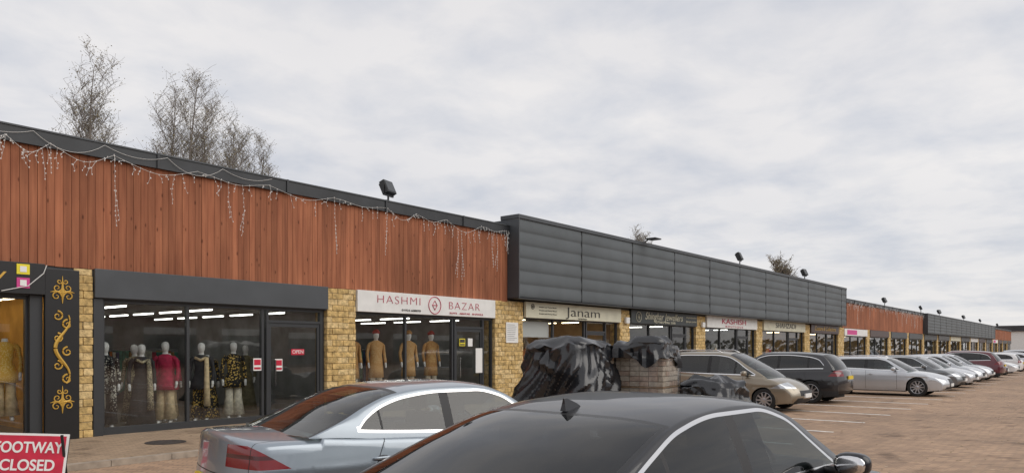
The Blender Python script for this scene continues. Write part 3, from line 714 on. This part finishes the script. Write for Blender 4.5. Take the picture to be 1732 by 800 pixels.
    G=S['green']; gx=[a for a,_ in G]; gz=[c for _,c in G]; D=S['dlo']; dx=[a for a,_ in D]; dz=[c for _,c in D]
    ex=[gx[0],gx[-1],S['ws'],S['rs'],dx[0],dx[-1]]
    for a,c in S['pill']: ex+=[a,c]
    base=list(np.arange(gx[0],gx[-1],res))+[gx[0]+.01*i for i in range(1,16)]
    xs=sorted(ex+[x for x in base if all(abs(x-q)>.008 for q in ex)])
    hm=max(gz)-zl(0)
    b=MB(); rr=[]
    qs=[.03,.065,.12,.25,.45,.7,1.0]; tum=S.get('tum',.20)
    chrome=M['chrome'] if S.get('chrome') else M['plastic']
    for x,zr in zip(xs,pchip(gx,gz,xs)):
        z0=zl(x)-.035; h=max(zr-z0,.01); wb=wx(x)*S.get('gw',.925)
        ze=z0+h*.90
        zw0=min(z0+.05,ze-.006); zwb=min(z0+.075,ze-.004)
        zt=float(pchip(dx,dz,[x])[0]) if dx[0]<=x<=dx[-1] else 0
        zt=min(max(zt,zwb+.001),max(ze-.022,zwb+.001))
        zl_=[z0,zw0,zwb]+[zwb+(zt-zwb)*k/4 for k in (1,2,3,4)]+[min(zt+.022,ze-.0005),ze]
        yf=lambda z: wb-tum*(max(0,(z-z0))/hm)**1.25
        pts=[(yf(z),z) for z in zl_]; ye=pts[-1][0]
        for q in qs: pts.append((ye*(1-q),z0+h*(1-.10*(1-q)**4.5)))
        k=(.26 if x>0 else .2)*sm((x-.1)/1.0 if x>0 else (-x-S.get('kr',.5))/1.0)
        rr.append([(x-math.copysign(1,x)*k*(abs(y)/W)**2.2,y,z) for y,z in pts])
    nrow=len(rr[0])
    for i in range(len(rr)): 
        b.v+=rr[i]+[(p[0],-p[1],p[2]) for p in rr[i]]
    for i in range(len(rr)-1):
        xm=(xs[i]+xs[i+1])/2
        pil_=any(a<xm<c for a,c in S['pill'])
        for j in range(nrow-1):
            if j<9-1:
                ind=dx[0]<xm<dx[-1]
                if ind and 2<=j<=5: m=M['plastic'] if pil_ else M[glassf if xm>S.get('bp',.0) else glassr]
                elif ind and j in (1,6): m=chrome
                else: m=paint
            else:
                scr=(xm>S['ws'] or xm<S['rs']) and j>=9
                m=M[glassf if xm>0 else glassr] if scr else paint
                if scr and (j==9 or (S['ws']<xm<S['ws']+.05) or (S['rs']-.05<xm<S['rs'])): m=M['black']
            a=i*2*nrow+j; c=(i+1)*2*nrow+j
            b.face((a,c,c+1,a+1),m); a+=nrow;c+=nrow; b.face((a,a+1,c+1,c),m)
    o=b.obj('greenhouse',e,smooth=True,world=False)
    md=o.modifiers.new('w','WELD'); md.merge_threshold=.0005
    b=MB()
    for a in axles:
        for sd in (-1,1): wheel(b,a,sd*(W-.13),r,.215,sd,S.get('spokes',10))
        for sd in (-1,1):
            rings=[]
            for y in (W*.45,W*.955): rings.append([(a+(ra-.004)*math.cos(t),sd*y,r+(ra-.004)*math.sin(t)) for t in [math.radians(-8+196*k/24) for k in range(25)]])
            b.loft(rings,'joint',closed=False)
            b.box(a-ra,a+ra,sd*W*.44,sd*W*.45,.2,r+ra,'joint')
    o=b.obj('wheels',e,smooth='auto',world=False)
    b=MB(); b.box(-hl+.3,hl-.35,-W*.44,W*.44,.19,.6,'joint')
    a0,a1=min(axles),max(axles); b.box(a0+ra+.02,a1-ra-.02,-W*.92,W*.92,.17,.3,'plastic'); b.obj('underbody',e,world=False)
    zb=zl(0); b=MB()
    for xx,ys in ((.12,(-.37,.37)),(-.82,(-.42,0,.42))):
        for yy in ys:
            b.box(xx-.1,xx+.05,yy-.24,yy+.24,zb-.3,zb+.13,'seat'); b.box(xx-.12,xx-.03,yy-.13,yy+.13,zb+.17,zb+.34,'seat'); b.box(xx-.08,xx-.06,yy-.05,yy+.05,zb+.1,zb+.2,'seat')
    b.box(S['cab'][1]-.55,S['cab'][1]-.15,-W*.8,W*.8,zb-.1,zb+.03,'cabin')
    pts=[]
    for k in range(25):
        t=2*math.pi*k/24; pts.append((.62-.07*math.sin(t),-.37+.18*math.cos(t),zb+.02+.17*math.sin(t)))
    b.tube(pts,.014,'cabin',6,False); b.tube([(.62,-.55,zb+.02),(.64,-.37,zb+.02),(.62,-.19,zb+.02)],.018,'cabin')
    b.obj('seats',e,world=False,bevel=.035)
    b=MB(); mx=S['mx']; mz=zl(mx)+.07
    for sd in (-1,1):
        b.ell((mx,sd*(W+.1),mz),(.07,.115,.075),paint,16,10,.75)
        b.tube([(mx+.03,sd*(W-.08),mz-.06),(mx+.01,sd*(W+.03),mz-.05)],[.03,.025],'plastic')
        b.ell((mx-.056,sd*(W+.105),mz),(.022,.095,.058),'chrome',14,8,.75)
        for hx in S['handles']:
            zz=S.get('hz',.80); yy=W*sp(zz)+.006
            b.ell((hx,sd*(yy+.012),zz),(.10,.016,.016),chrome if S.get('chromeh') else paint,12,6,.7)
            b.ell((hx,sd*(yy-.002),zz-.004),(.07,.008,.028),'plastic',12,6)
    b.obj('mirrors_and_handles',e,smooth=True,world=False)
    b=MB(); b.box(-hl-.012,-hl+.02,-.26,.26,S['plz'][0],S['plz'][0]+.11,'plateY'); b.box(hl-.02,hl+.015,-.26,.26,S['plz'][1],S['plz'][1]+.11,'white'); b.obj('number_plates',e,world=False)
    if S.get('fin'):
        b=MB(); fx=S['fin']; zf=float(pchip(gx,gz,[fx])[0])
        b.loft([[(fx-.09+.0,-.022,zf-.012),(fx+.10,-.012,zf-.012),(fx+.10,.012,zf-.012),(fx-.09,.022,zf-.012)],[(fx-.085,-.012,zf+.03),(fx+.03,-.006,zf+.03),(fx+.03,.006,zf+.03),(fx-.085,.012,zf+.03)],[(fx-.085,-.004,zf+.062),(fx-.055,-.003,zf+.062),(fx-.055,.003,zf+.062),(fx-.085,.004,zf+.062)]],paint)
        b.obj('roof_aerial',e,world=False,smooth=False)
    if S.get('rails'):
        b=MB()
        for sd in (-1,1):
            xsr=np.linspace(S['rs']+.25,S['ws']-.25,12); b.tube([(x,sd*(W-.27),float(pchip(gx,gz,[x])[0])+(.03 if 0<i<11 else -.03)) for i,x in enumerate(xsr)],.014,'chrome',6)
        b.obj('roof_rails',e,world=False,smooth=True)
    return e
def paint(name,col,metal=.5,rough=.35,coat=1,spec=.5): return mat(name,col,rough,metal=metal,coat=coat,ns=1.2,na=.07,spec=spec)
P_sil=paint('paint_silver_blue',(.29,.335,.38),.6,.33); P_blk=paint('paint_black_blue',(.006,.007,.011),.0,.35,.55,.3); P_brn=paint('paint_bronze',(.29,.25,.19),.6); P_dk=paint('paint_dark',(.02,.02,.024),.3)
P_s2=paint('paint_silver',(.58,.60,.63),.6); P_gr=paint('paint_grey',(.18,.19,.20),.6); P_red=paint('paint_red',(.12,.02,.03),.4); P_wh=paint('paint_white',(.75,.75,.75),0); 
saloon=dict(L=4.58,W=1.80,r=.325,axles=(-1.38,1.36),
 prof=[(-2.20,.26),(-2.28,.36),(-2.29,.55),(-2.27,.72),(-2.25,.90),(-2.235,1.0),(-2.19,1.035),(-2.0,1.04),(-1.7,1.035),(-1.2,1.0),(-.5,.965),(.3,.93),(.9,.93),(1.2,.91),(1.6,.85),(1.95,.77),(2.15,.69),(2.26,.6),(2.29,.45),(2.27,.32),(2.2,.25)],
 cab=(-1.6,1.05),green=[(-1.83,1.0),(-1.55,1.115),(-1.2,1.27),(-.85,1.375),(-.45,1.425),(-.05,1.435),(.25,1.41),(.5,1.34),(.8,1.19),(1.1,1.02),(1.27,.90)],
 dlo=[(-1.38,1.03),(-1.25,1.13),(-1.0,1.235),(-.7,1.30),(-.3,1.335),(.1,1.335),(.4,1.28),(.7,1.14),(1.0,.97)],ws=.42,rs=-.78,pill=[(-.33,-.23),(-1.10,-1.07)],
 tail=(.78,.965,.42,-1.98,-1.6),head=(.56,.72,.45,1.75,1.5),gaps=[(.72,0,.28,.93),(-.28,0,.28,.95),(-1.15,.45,.28,1.0)],grille=(.45,.62,.38),bootline=.70,mx=.62,handles=(-.12,-1.02),plz=(.55,.38),chrome=True,fin=None)
exec_=dict(L=4.92,W=1.87,r=.345,axles=(-1.44,1.47),
 prof=[(-2.36,.26),(-2.44,.36),(-2.46,.55),(-2.44,.72),(-2.42,.88),(-2.40,.98),(-2.34,1.01),(-2.1,1.03),(-1.8,1.03),(-1.2,1.0),(-.5,.975),(.3,.94),(.9,.94),(1.25,.93),(1.7,.88),(2.05,.80),(2.3,.71),(2.42,.6),(2.46,.45),(2.44,.32),(2.36,.25)],
 cab=(-1.75,1.1),green=[(-2.05,.99),(-1.75,1.11),(-1.4,1.25),(-1.0,1.37),(-.6,1.435),(-.15,1.46),(.2,1.44),(.5,1.365),(.85,1.20),(1.15,1.04),(1.35,.91)],
 dlo=[(-1.78,1.03),(-1.6,1.10),(-1.3,1.205),(-.9,1.31),(-.4,1.365),(.05,1.365),(.4,1.30),(.75,1.14),(1.08,.98)],ws=.42,rs=-.95,pill=[(-.36,-.25),(-1.22,-1.18)],
 tail=(.72,.92,.45,-2.1,-1.0),head=(.58,.74,.45,1.95,1.5),gaps=[(.78,0,.28,.95),(-.3,0,.28,.97),(-1.2,.45,.28,1.0)],grille=(.35,.66,.36),mx=.70,handles=(-.12,-1.08),plz=(.6,.38),chrome=True,fin=-.86)
mpv=dict(saloon,L=4.59,W=1.83,prof=[(-2.2,.26),(-2.28,.4),(-2.29,.6),(-2.26,.85),(-2.20,1.0),(-2.12,1.04),(-1.8,1.04),(-1,1.02),(0,1.0),(.9,.99),(1.3,.98),(1.7,.92),(2.0,.82),(2.18,.7),(2.27,.55),(2.29,.42),(2.2,.26)],
 cab=(-2.1,1.35),green=[(-2.17,1.0),(-2.12,1.2),(-2.0,1.45),(-1.85,1.60),(-1.6,1.655),(-.9,1.69),(-.2,1.69),(.2,1.65),(.6,1.5),(1.0,1.30),(1.4,1.08),(1.62,.93)],
 dlo=[(-1.95,1.15),(-1.8,1.4),(-1.6,1.5),(-1,1.56),(-.2,1.56),(.2,1.52),(.6,1.38),(1.0,1.18),(1.3,1.02)],ws=.3,rs=-1.95,pill=[(-.35,-.25),(-1.3,-1.22),(.55,.62)],tail=(.8,1.0,.5,-2.1,0),head=(.66,.86,.5,1.75,2.0),gaps=[(.75,0,.28,1),(-.3,0,.28,1),(-1.25,.2,.28,1)],mx=.85,bp=0,tum=.25,rails=True,chromeh=False,bootline=None,grille=(.45,.6,.45),kr=1.2,plz=(.7,.4))
suv=dict(mpv,L=4.7,W=1.87,r=.37,prof=[(-2.22,.32),(-2.33,.45),(-2.35,.65),(-2.32,.9),(-2.27,1.05),(-2.18,1.10),(-1.8,1.10),(-1,1.08),(0,1.05),(.9,1.04),(1.3,1.03),(1.8,.97),(2.1,.88),(2.27,.75),(2.34,.6),(2.35,.45),(2.25,.3)],
 cab=(-2.1,1.15),green=[(-2.2,1.05),(-2.08,1.25),(-1.9,1.45),(-1.7,1.58),(-1.3,1.63),(-.6,1.66),(0,1.66),(.3,1.61),(.6,1.48),(.95,1.28),(1.3,1.08),(1.4,1.0)],
 dlo=[(-1.85,1.22),(-1.6,1.4),(-1.2,1.49),(-.5,1.54),(0,1.53),(.35,1.46),(.7,1.28),(1.05,1.1)],ws=.4,rs=-1.72,pill=[(-.35,-.25),(-1.3,-1.22)],clad=.42,tail=(.88,1.1,.5,-2.0,-1.0),head=(.74,.9,.5,1.85,2.0),rails=False,axles=(-1.36,1.38),plz=(.78,.4))
estate=dict(exec_,green=[(-2.33,.98),(-2.25,1.1),(-2.1,1.28),(-1.95,1.38),(-1.6,1.43),(-1.0,1.46),(-.3,1.47),(.2,1.45),(.5,1.37),(.85,1.20),(1.15,1.04),(1.35,.91)],cab=(-2.2,1.1),
 dlo=[(-2.05,1.08),(-1.9,1.22),(-1.6,1.32),(-.8,1.37),(0,1.37),(.4,1.30),(.75,1.14),(1.08,.98)],rs=-2.0,pill=[(-.36,-.25),(-1.35,-1.27)],rails=True,fin=None,kr=1.2)
hatch=dict(mpv,L=4.25,W=1.78,r=.315,axles=(-1.28,1.32),prof=[(-2.05,.26),(-2.11,.4),(-2.12,.6),(-2.09,.85),(-2.02,.96),(-1.94,.98),(-1,.97),(0,.95),(.9,.94),(1.2,.93),(1.6,.87),(1.9,.77),(2.05,.65),(2.11,.5),(2.12,.4),(2.05,.26)],
 cab=(-1.9,1.1),green=[(-2.0,.94),(-1.92,1.1),(-1.8,1.28),(-1.6,1.4),(-1.2,1.45),(-.5,1.48),(0,1.47),(.3,1.42),(.6,1.3),(.9,1.14),(1.25,.92)],dlo=[(-1.6,1.1),(-1.4,1.26),(-1,1.35),(-.3,1.38),(.1,1.36),(.5,1.22),(1.0,.99)],ws=.35,rs=-1.72,pill=[(-.35,-.25),(-1.2,-1.12)],rails=False,mx=.7,tail=(.75,.95,.5,-1.85,0),head=(.6,.77,.45,1.65,2),tum=.2)
car(saloon,(5.51,5.59),-13.8,P_sil,'carglass','carglass',.022)
car(exec_,(4.49,2.41),-5.8,P_blk,'tintglass','carglass',.022)
car(mpv,(21.3,8.95),-90,P_brn,'tintglass','carglass')
car(suv,(25.4,8.95),90,P_dk,'tintglass','tintglass')
car(estate,(31.4,7.1),-90,P_s2,'tintglass','carglass')
car(hatch,(36.4,7.0),-90,P_gr); car(saloon,(39.3,7.1),-90,P_s2); car(hatch,(42.6,7.0),-90,P_s2); car(hatch,(46.8,7.1),-90,P_s2); car(suv,(49.6,7.1),90,P_red); car(hatch,(54.6,7.2),-90,P_red); car(saloon,(59.8,7.2),-90,P_wh); car(hatch,(64.5,7.2),90,P_wh); car(estate,(70,7.2),90,P_s2); car(hatch,(78,7.2),-90,P_dk); car(hatch,(84,7.2),-90,P_wh); car(suv,(92,7.2),-90,P_s2)
# ------------------------------------------------------------------ pallets of blocks + tarp
def blockstack(cx,cy,w,d,h,rz,m1='block',m2='block2',wrap=False):
    e=empty('pallet_of_paving_blocks',(cx,cy,0),rz); b=MB()
    for k in range(3): b.box(-w/2,w/2,-d/2+k*(d-.1)/2,-d/2+k*(d-.1)/2+.1,.0,.1,'pallet')
    for k in range(6): b.box(-w/2+k*(w-.1)/5,-w/2+k*(w-.1)/5+.1,-d/2-.01,d/2+.01,.101,.125,'pallet')
    z=.13; i=0; b.box(-w/2+.06,w/2-.06,-d/2+.06,d/2-.06,.13,h-.02,'block2')
    while z<h:
        n=max(2,int(w/.21)); s=w/n
        for k in range(n):
            for yy in (-d/2,d/2-.1):
                j=R(-.012,.012); b.box(-w/2+k*s+.004+j,-w/2+(k+1)*s-.004+j,yy+j,yy+.1+j,z,z+.094,random.choice([m1,m1,m2]))
        n=max(2,int((d-.2)/.2)); s=(d-.2)/n
        for k in range(n):
            for xx in (-w/2,w/2-.1):
                j=R(-.012,.012); b.box(xx+j,xx+.1+j,-d/2+.1+k*s+.004,-d/2+.1+(k+1)*s-.004,z,z+.094,random.choice([m1,m1,m2]))
        z+=.104
        i+=1
        if i==8 and h>1.3:
            b.box(-w/2-.01,w/2+.01,-d/2-.01,d/2+.01,z,z+.03,'pallet'); z+=.035
    b.obj('blocks',e,world=False,bevel=.006)
    if wrap:
        b=MB(); rings=[]
        for k in range(9):
            zz=.12+(h*.98-.12)*k/8; rings.append([(x_*(w/2+.02+R(0,.012)),y_*(d/2+.02+R(0,.012)),zz) for x_,y_ in [(-1,-1),(-.5,-1),(0,-1),(.5,-1),(1,-1),(1,-.3),(1,.3),(1,1),(0,1),(-1,1),(-1,.3),(-1,-.3)]])
        b.loft(rings,'wrap',True,False); b.obj('stretch_wrap',e,world=False,smooth=True)
blockstack(12.5,8.5,1.2,1.1,1.6,.1); blockstack(13.75,7.55,1.05,1.0,1.72,.15,wrap=True); blockstack(15.0,6.7,1.1,1.0,.85,-.1)
def tarp(cx,cy,w,d,zb,zt,rz,seed,amp=.1,flare=.25,cuts=44,hem=.25):
    rs=random.Random(seed)
    # folds: planes of crease through the sheet, each a sharp V ridge fading with distance along it
    cre=[]
    for i in range(26):
        a=rs.uniform(0,math.pi*2); ph=rs.uniform(.15,1.3)*rs.choice([-1,1])
        cre.append((rs.uniform(-math.pi,math.pi),rs.uniform(zb,zt),math.tan(ph)*.6,rs.uniform(.25,.7),rs.uniform(.06,.14),rs.choice([1,1,-.7])))
    bm=bmesh.new(); bmesh.ops.create_cube(bm,size=2); 
    bmesh.ops.delete(bm,geom=[f for f in bm.faces if f.normal.z<-.5],context='FACES_ONLY')
    bmesh.ops.subdivide_edges(bm,edges=bm.edges[:],cuts=cuts,use_grid_fill=True)
    per=(w+d)
    for v in bm.verts:
        x,y,z=v.co; t=(z+1)/2
        ang=math.atan2(y,x)
        # skirt spreads at the corners like pleats
        pleat=.5+.5*math.cos(4*(ang-math.pi/4)); 
        k=1+flare*(1-t)**1.2*(.45+.9*pleat)
        rad=(abs(x)**5+abs(y)**5)**(1/5); s_=1/max(rad,1)
        px=x*s_*w/2*k; py=y*s_*d/2*k; pz=zb+(zt-zb)*t
        dsp=0
        if t<1:
            for a0,zc,sl,ln,wd,sg in cre:
                da=(ang-a0+math.pi)%(2*math.pi)-math.pi; u=da*per/math.pi*.8; vv=pz-zc
                dist=abs(vv*1-u*sl*2.2)/math.sqrt(1+(sl*2.2)**2); along=math.hypot(u,vv)
                dsp+=sg*max(0,1-dist/wd)*max(0,1-along/ln)
            vfold=abs(((ang*5.2/math.pi*2+noise.noise(Vector((pz*.9,seed,0)))*1.6)%1)-.5)*2
            dsp=dsp*amp*.75+amp*(vfold-.5)*(1.15-t)*1.1+amp*.9*noise.noise(Vector((px*1.4+seed,py*1.4,pz*1.2)))
        p=Vector((px,py,pz)); nx=Vector((x,y,0))
        if t<1: nx.normalize(); p+=nx*dsp
        top=sm((t-.9)/.1)
        p.z+=top*(.11*(1-abs(noise.noise(Vector((px*2.0+seed,py*2.0,1))))*3)+.16*noise.noise(Vector((px*1.1,py*1.1,seed))))-(.10*max(0,rad-.8)/.2*top)
        if t<.12: p.z+=hem*noise.noise(Vector((px*1.8,py*1.8,seed+5)))*(1-t/.12)
        v.co=p
    me=bpy.data.meshes.new('polythene_sheet'); bm.to_mesh(me); bm.free(); me.materials.append(M['tarp'])
    for p in me.polygons: p.use_smooth=True
    me.set_sharp_from_angle(angle=math.radians(35))
    o=bpy.data.objects.new('polythene_tarpaulin',me); o.location=(cx,cy,0); o.rotation_euler=(0,0,rz); scene.collection.objects.link(o)
tarp(12.4,8.6,1.5,1.42,.08,1.85,.1,1,.15,.42)
tarp(13.72,7.62,1.22,1.16,1.52,1.86,.2,2,.07,.10,26,.5)
tarp(15.0,6.7,1.25,1.15,.25,1.02,-.1,3,.12,.35,34)
tarp(16.2,7.4,1.3,1.2,.08,.8,.3,4,.14,.4,34)
# ------------------------------------------------------------------ footway closed sign
SX,SY=3.42,10.95
e=empty('footway_closed_sign',(SX,SY,0)); 
T=Matrix.Translation((SX,SY,0))@Matrix.Rotation(math.radians(-38),4,'Z')@Matrix.Rotation(math.radians(3),4,'Y')@Matrix.Rotation(math.radians(-12),4,'X')
b=MB(); b.box(-.46,.46,0,.012,.03,.66,'white',T); b.box(-.43,.43,-.004,-.001,.06,.63,'red',T)
b.box(-.46,-.43,.013,.04,.0,.66,'plastic',T); b.box(.43,.46,.013,.04,.0,.66,'plastic',T)
T2=Matrix.Translation((SX,SY,0))@Matrix.Rotation(math.radians(-38),4,'Z')@Matrix.Rotation(math.radians(16),4,'X')
b.box(-.46,-.43,.16,.185,.0,.6,'plastic',T2); b.box(.43,.46,.16,.185,.0,.6,'plastic',T2); b.box(-.46,.46,.16,.18,.1,.14,'plastic',T2)
b.obj('sign_plate',e)
text('FOOTWAY',-.40,.40,-.008,.47,.2,'white',e,off=.004,T=T); text('CLOSED',-.31,.33,-.008,.24,.2,'white',e,off=.004,T=T)
b=MB(); n=32
b.loft([[(6.3+.34*math.cos(t)*k,13.1+.34*math.sin(t)*k,z) for t in [2*math.pi*j/n for j in range(n)]] for k,z in ((1,FZ+.001),(1,FZ+.008),(.9,FZ+.008),(.88,FZ+.004),(.02,FZ+.005))],'iron'); b.obj('manhole_cover')
random.seed(5); b=MB()
for i in range(1800):
    x=R(2,40); y=R(-2,14.6); z=(FZ+.006 if y>YK+.2 else .008); s=R(.012,.03); a=R(0,6.28)
    if YK-.05<y<YK+.2: continue
    b.quad([(x+s*math.cos(a),y+s*math.sin(a),z),(x-s*.6*math.sin(a),y+s*.6*math.cos(a),z+.006),(x-s*math.cos(a),y-s*math.sin(a),z),(x+s*.6*math.sin(a),y-s*.6*math.cos(a),z+.004)],'leaf')
b.obj('fallen_leaves')
# ------------------------------------------------------------------ world
w=bpy.data.worlds.new('World'); scene.world=w; w.use_nodes=True; n=w.node_tree; n.nodes.clear(); N=n.nodes.new; L=n.links.new
SE=math.radians(40); AZ=math.radians(160)
sky=N('ShaderNodeTexSky'); sky.sky_type='NISHITA'; sky.sun_disc=False; sky.sun_elevation=SE; sky.sun_rotation=AZ
bg1=N('ShaderNodeBackground'); bg1.inputs[1].default_value=.12; L(sky.outputs[0],bg1.inputs[0])
tc=N('ShaderNodeTexCoord'); sx=N('ShaderNodeSeparateXYZ'); L(tc.outputs['Generated'],sx.inputs[0])
mz=N('ShaderNodeMath'); mz.operation='MAXIMUM'; mz.inputs[1].default_value=0; L(sx.outputs['Z'],mz.inputs[0])
az=N('ShaderNodeMath'); az.operation='ADD'; az.inputs[1].default_value=.14; L(mz.outputs[0],az.inputs[0])
dxn=N('ShaderNodeMath'); dxn.operation='DIVIDE'; L(sx.outputs['X'],dxn.inputs[0]); L(az.outputs[0],dxn.inputs[1])
dyn=N('ShaderNodeMath'); dyn.operation='DIVIDE'; L(sx.outputs['Y'],dyn.inputs[0]); L(az.outputs[0],dyn.inputs[1])
cb=N('ShaderNodeCombineXYZ'); L(dxn.outputs[0],cb.inputs[0]); L(dyn.outputs[0],cb.inputs[1])
n1=N('ShaderNodeTexNoise'); n1.inputs['Scale'].default_value=3.0; n1.inputs['Detail'].default_value=9; n1.inputs['Roughness'].default_value=.56; n1.inputs['Distortion'].default_value=.2; L(cb.outputs[0],n1.inputs[0])
n2=N('ShaderNodeTexNoise'); n2.inputs['Scale'].default_value=.6; n2.inputs['Detail'].default_value=4; L(cb.outputs[0],n2.inputs[0])
r1=N('ShaderNodeValToRGB'); r1.color_ramp.elements[0].position=.32; r1.color_ramp.elements[0].color=(.69,.705,.755,1); r1.color_ramp.elements[1].position=.60; r1.color_ramp.elements[1].color=(.87,.85,.85,1)
L(n1.outputs['Fac'],r1.inputs[0])
r2=N('ShaderNodeValToRGB'); r2.color_ramp.elements[0].position=.35; r2.color_ramp.elements[0].color=(.90,.91,.93,1); r2.color_ramp.elements[1].position=.65; r2.color_ramp.elements[1].color=(1.06,1.05,1.03,1); L(n2.outputs['Fac'],r2.inputs[0])
mm=N('ShaderNodeMix'); mm.data_type='RGBA'; mm.blend_type='MULTIPLY'; mm.inputs[0].default_value=1; L(r1.outputs[0],mm.inputs[6]); L(r2.outputs[0],mm.inputs[7])
bg2=N('ShaderNodeBackground'); bg2.inputs[1].default_value=1.0; L(mm.outputs[2],bg2.inputs[0])
mx=N('ShaderNodeMixShader'); mx.inputs[0].default_value=.92; L(bg1.outputs[0],mx.inputs[1]); L(bg2.outputs[0],mx.inputs[2])
o=N('ShaderNodeOutputWorld'); L(mx.outputs[0],o.inputs[0])
sl=bpy.data.lights.new('sun','SUN'); sl.energy=1.4; sl.angle=math.radians(55); sl.color=(1,.95,.88); so=bpy.data.objects.new('sun',sl); scene.collection.objects.link(so)
sd=Vector((math.sin(AZ)*math.cos(SE),math.cos(AZ)*math.cos(SE),math.sin(SE))); so.rotation_euler=sd.to_track_quat('Z','Y').to_euler()
# ------------------------------------------------------------------ camera
c=bpy.data.cameras.new('camera'); co=bpy.data.objects.new('camera',c); scene.collection.objects.link(co)
co.location=(0,0,1.75); co.rotation_euler=(math.pi/2,0,math.radians(-50.8)); c.lens=25.98; c.sensor_width=36; c.shift_y=.1097; c.clip_end=2000; c.clip_start=.05
scene.camera=co
scene.view_settings.view_transform='Standard'; scene.view_settings.look='None'; scene.view_settings.exposure=0
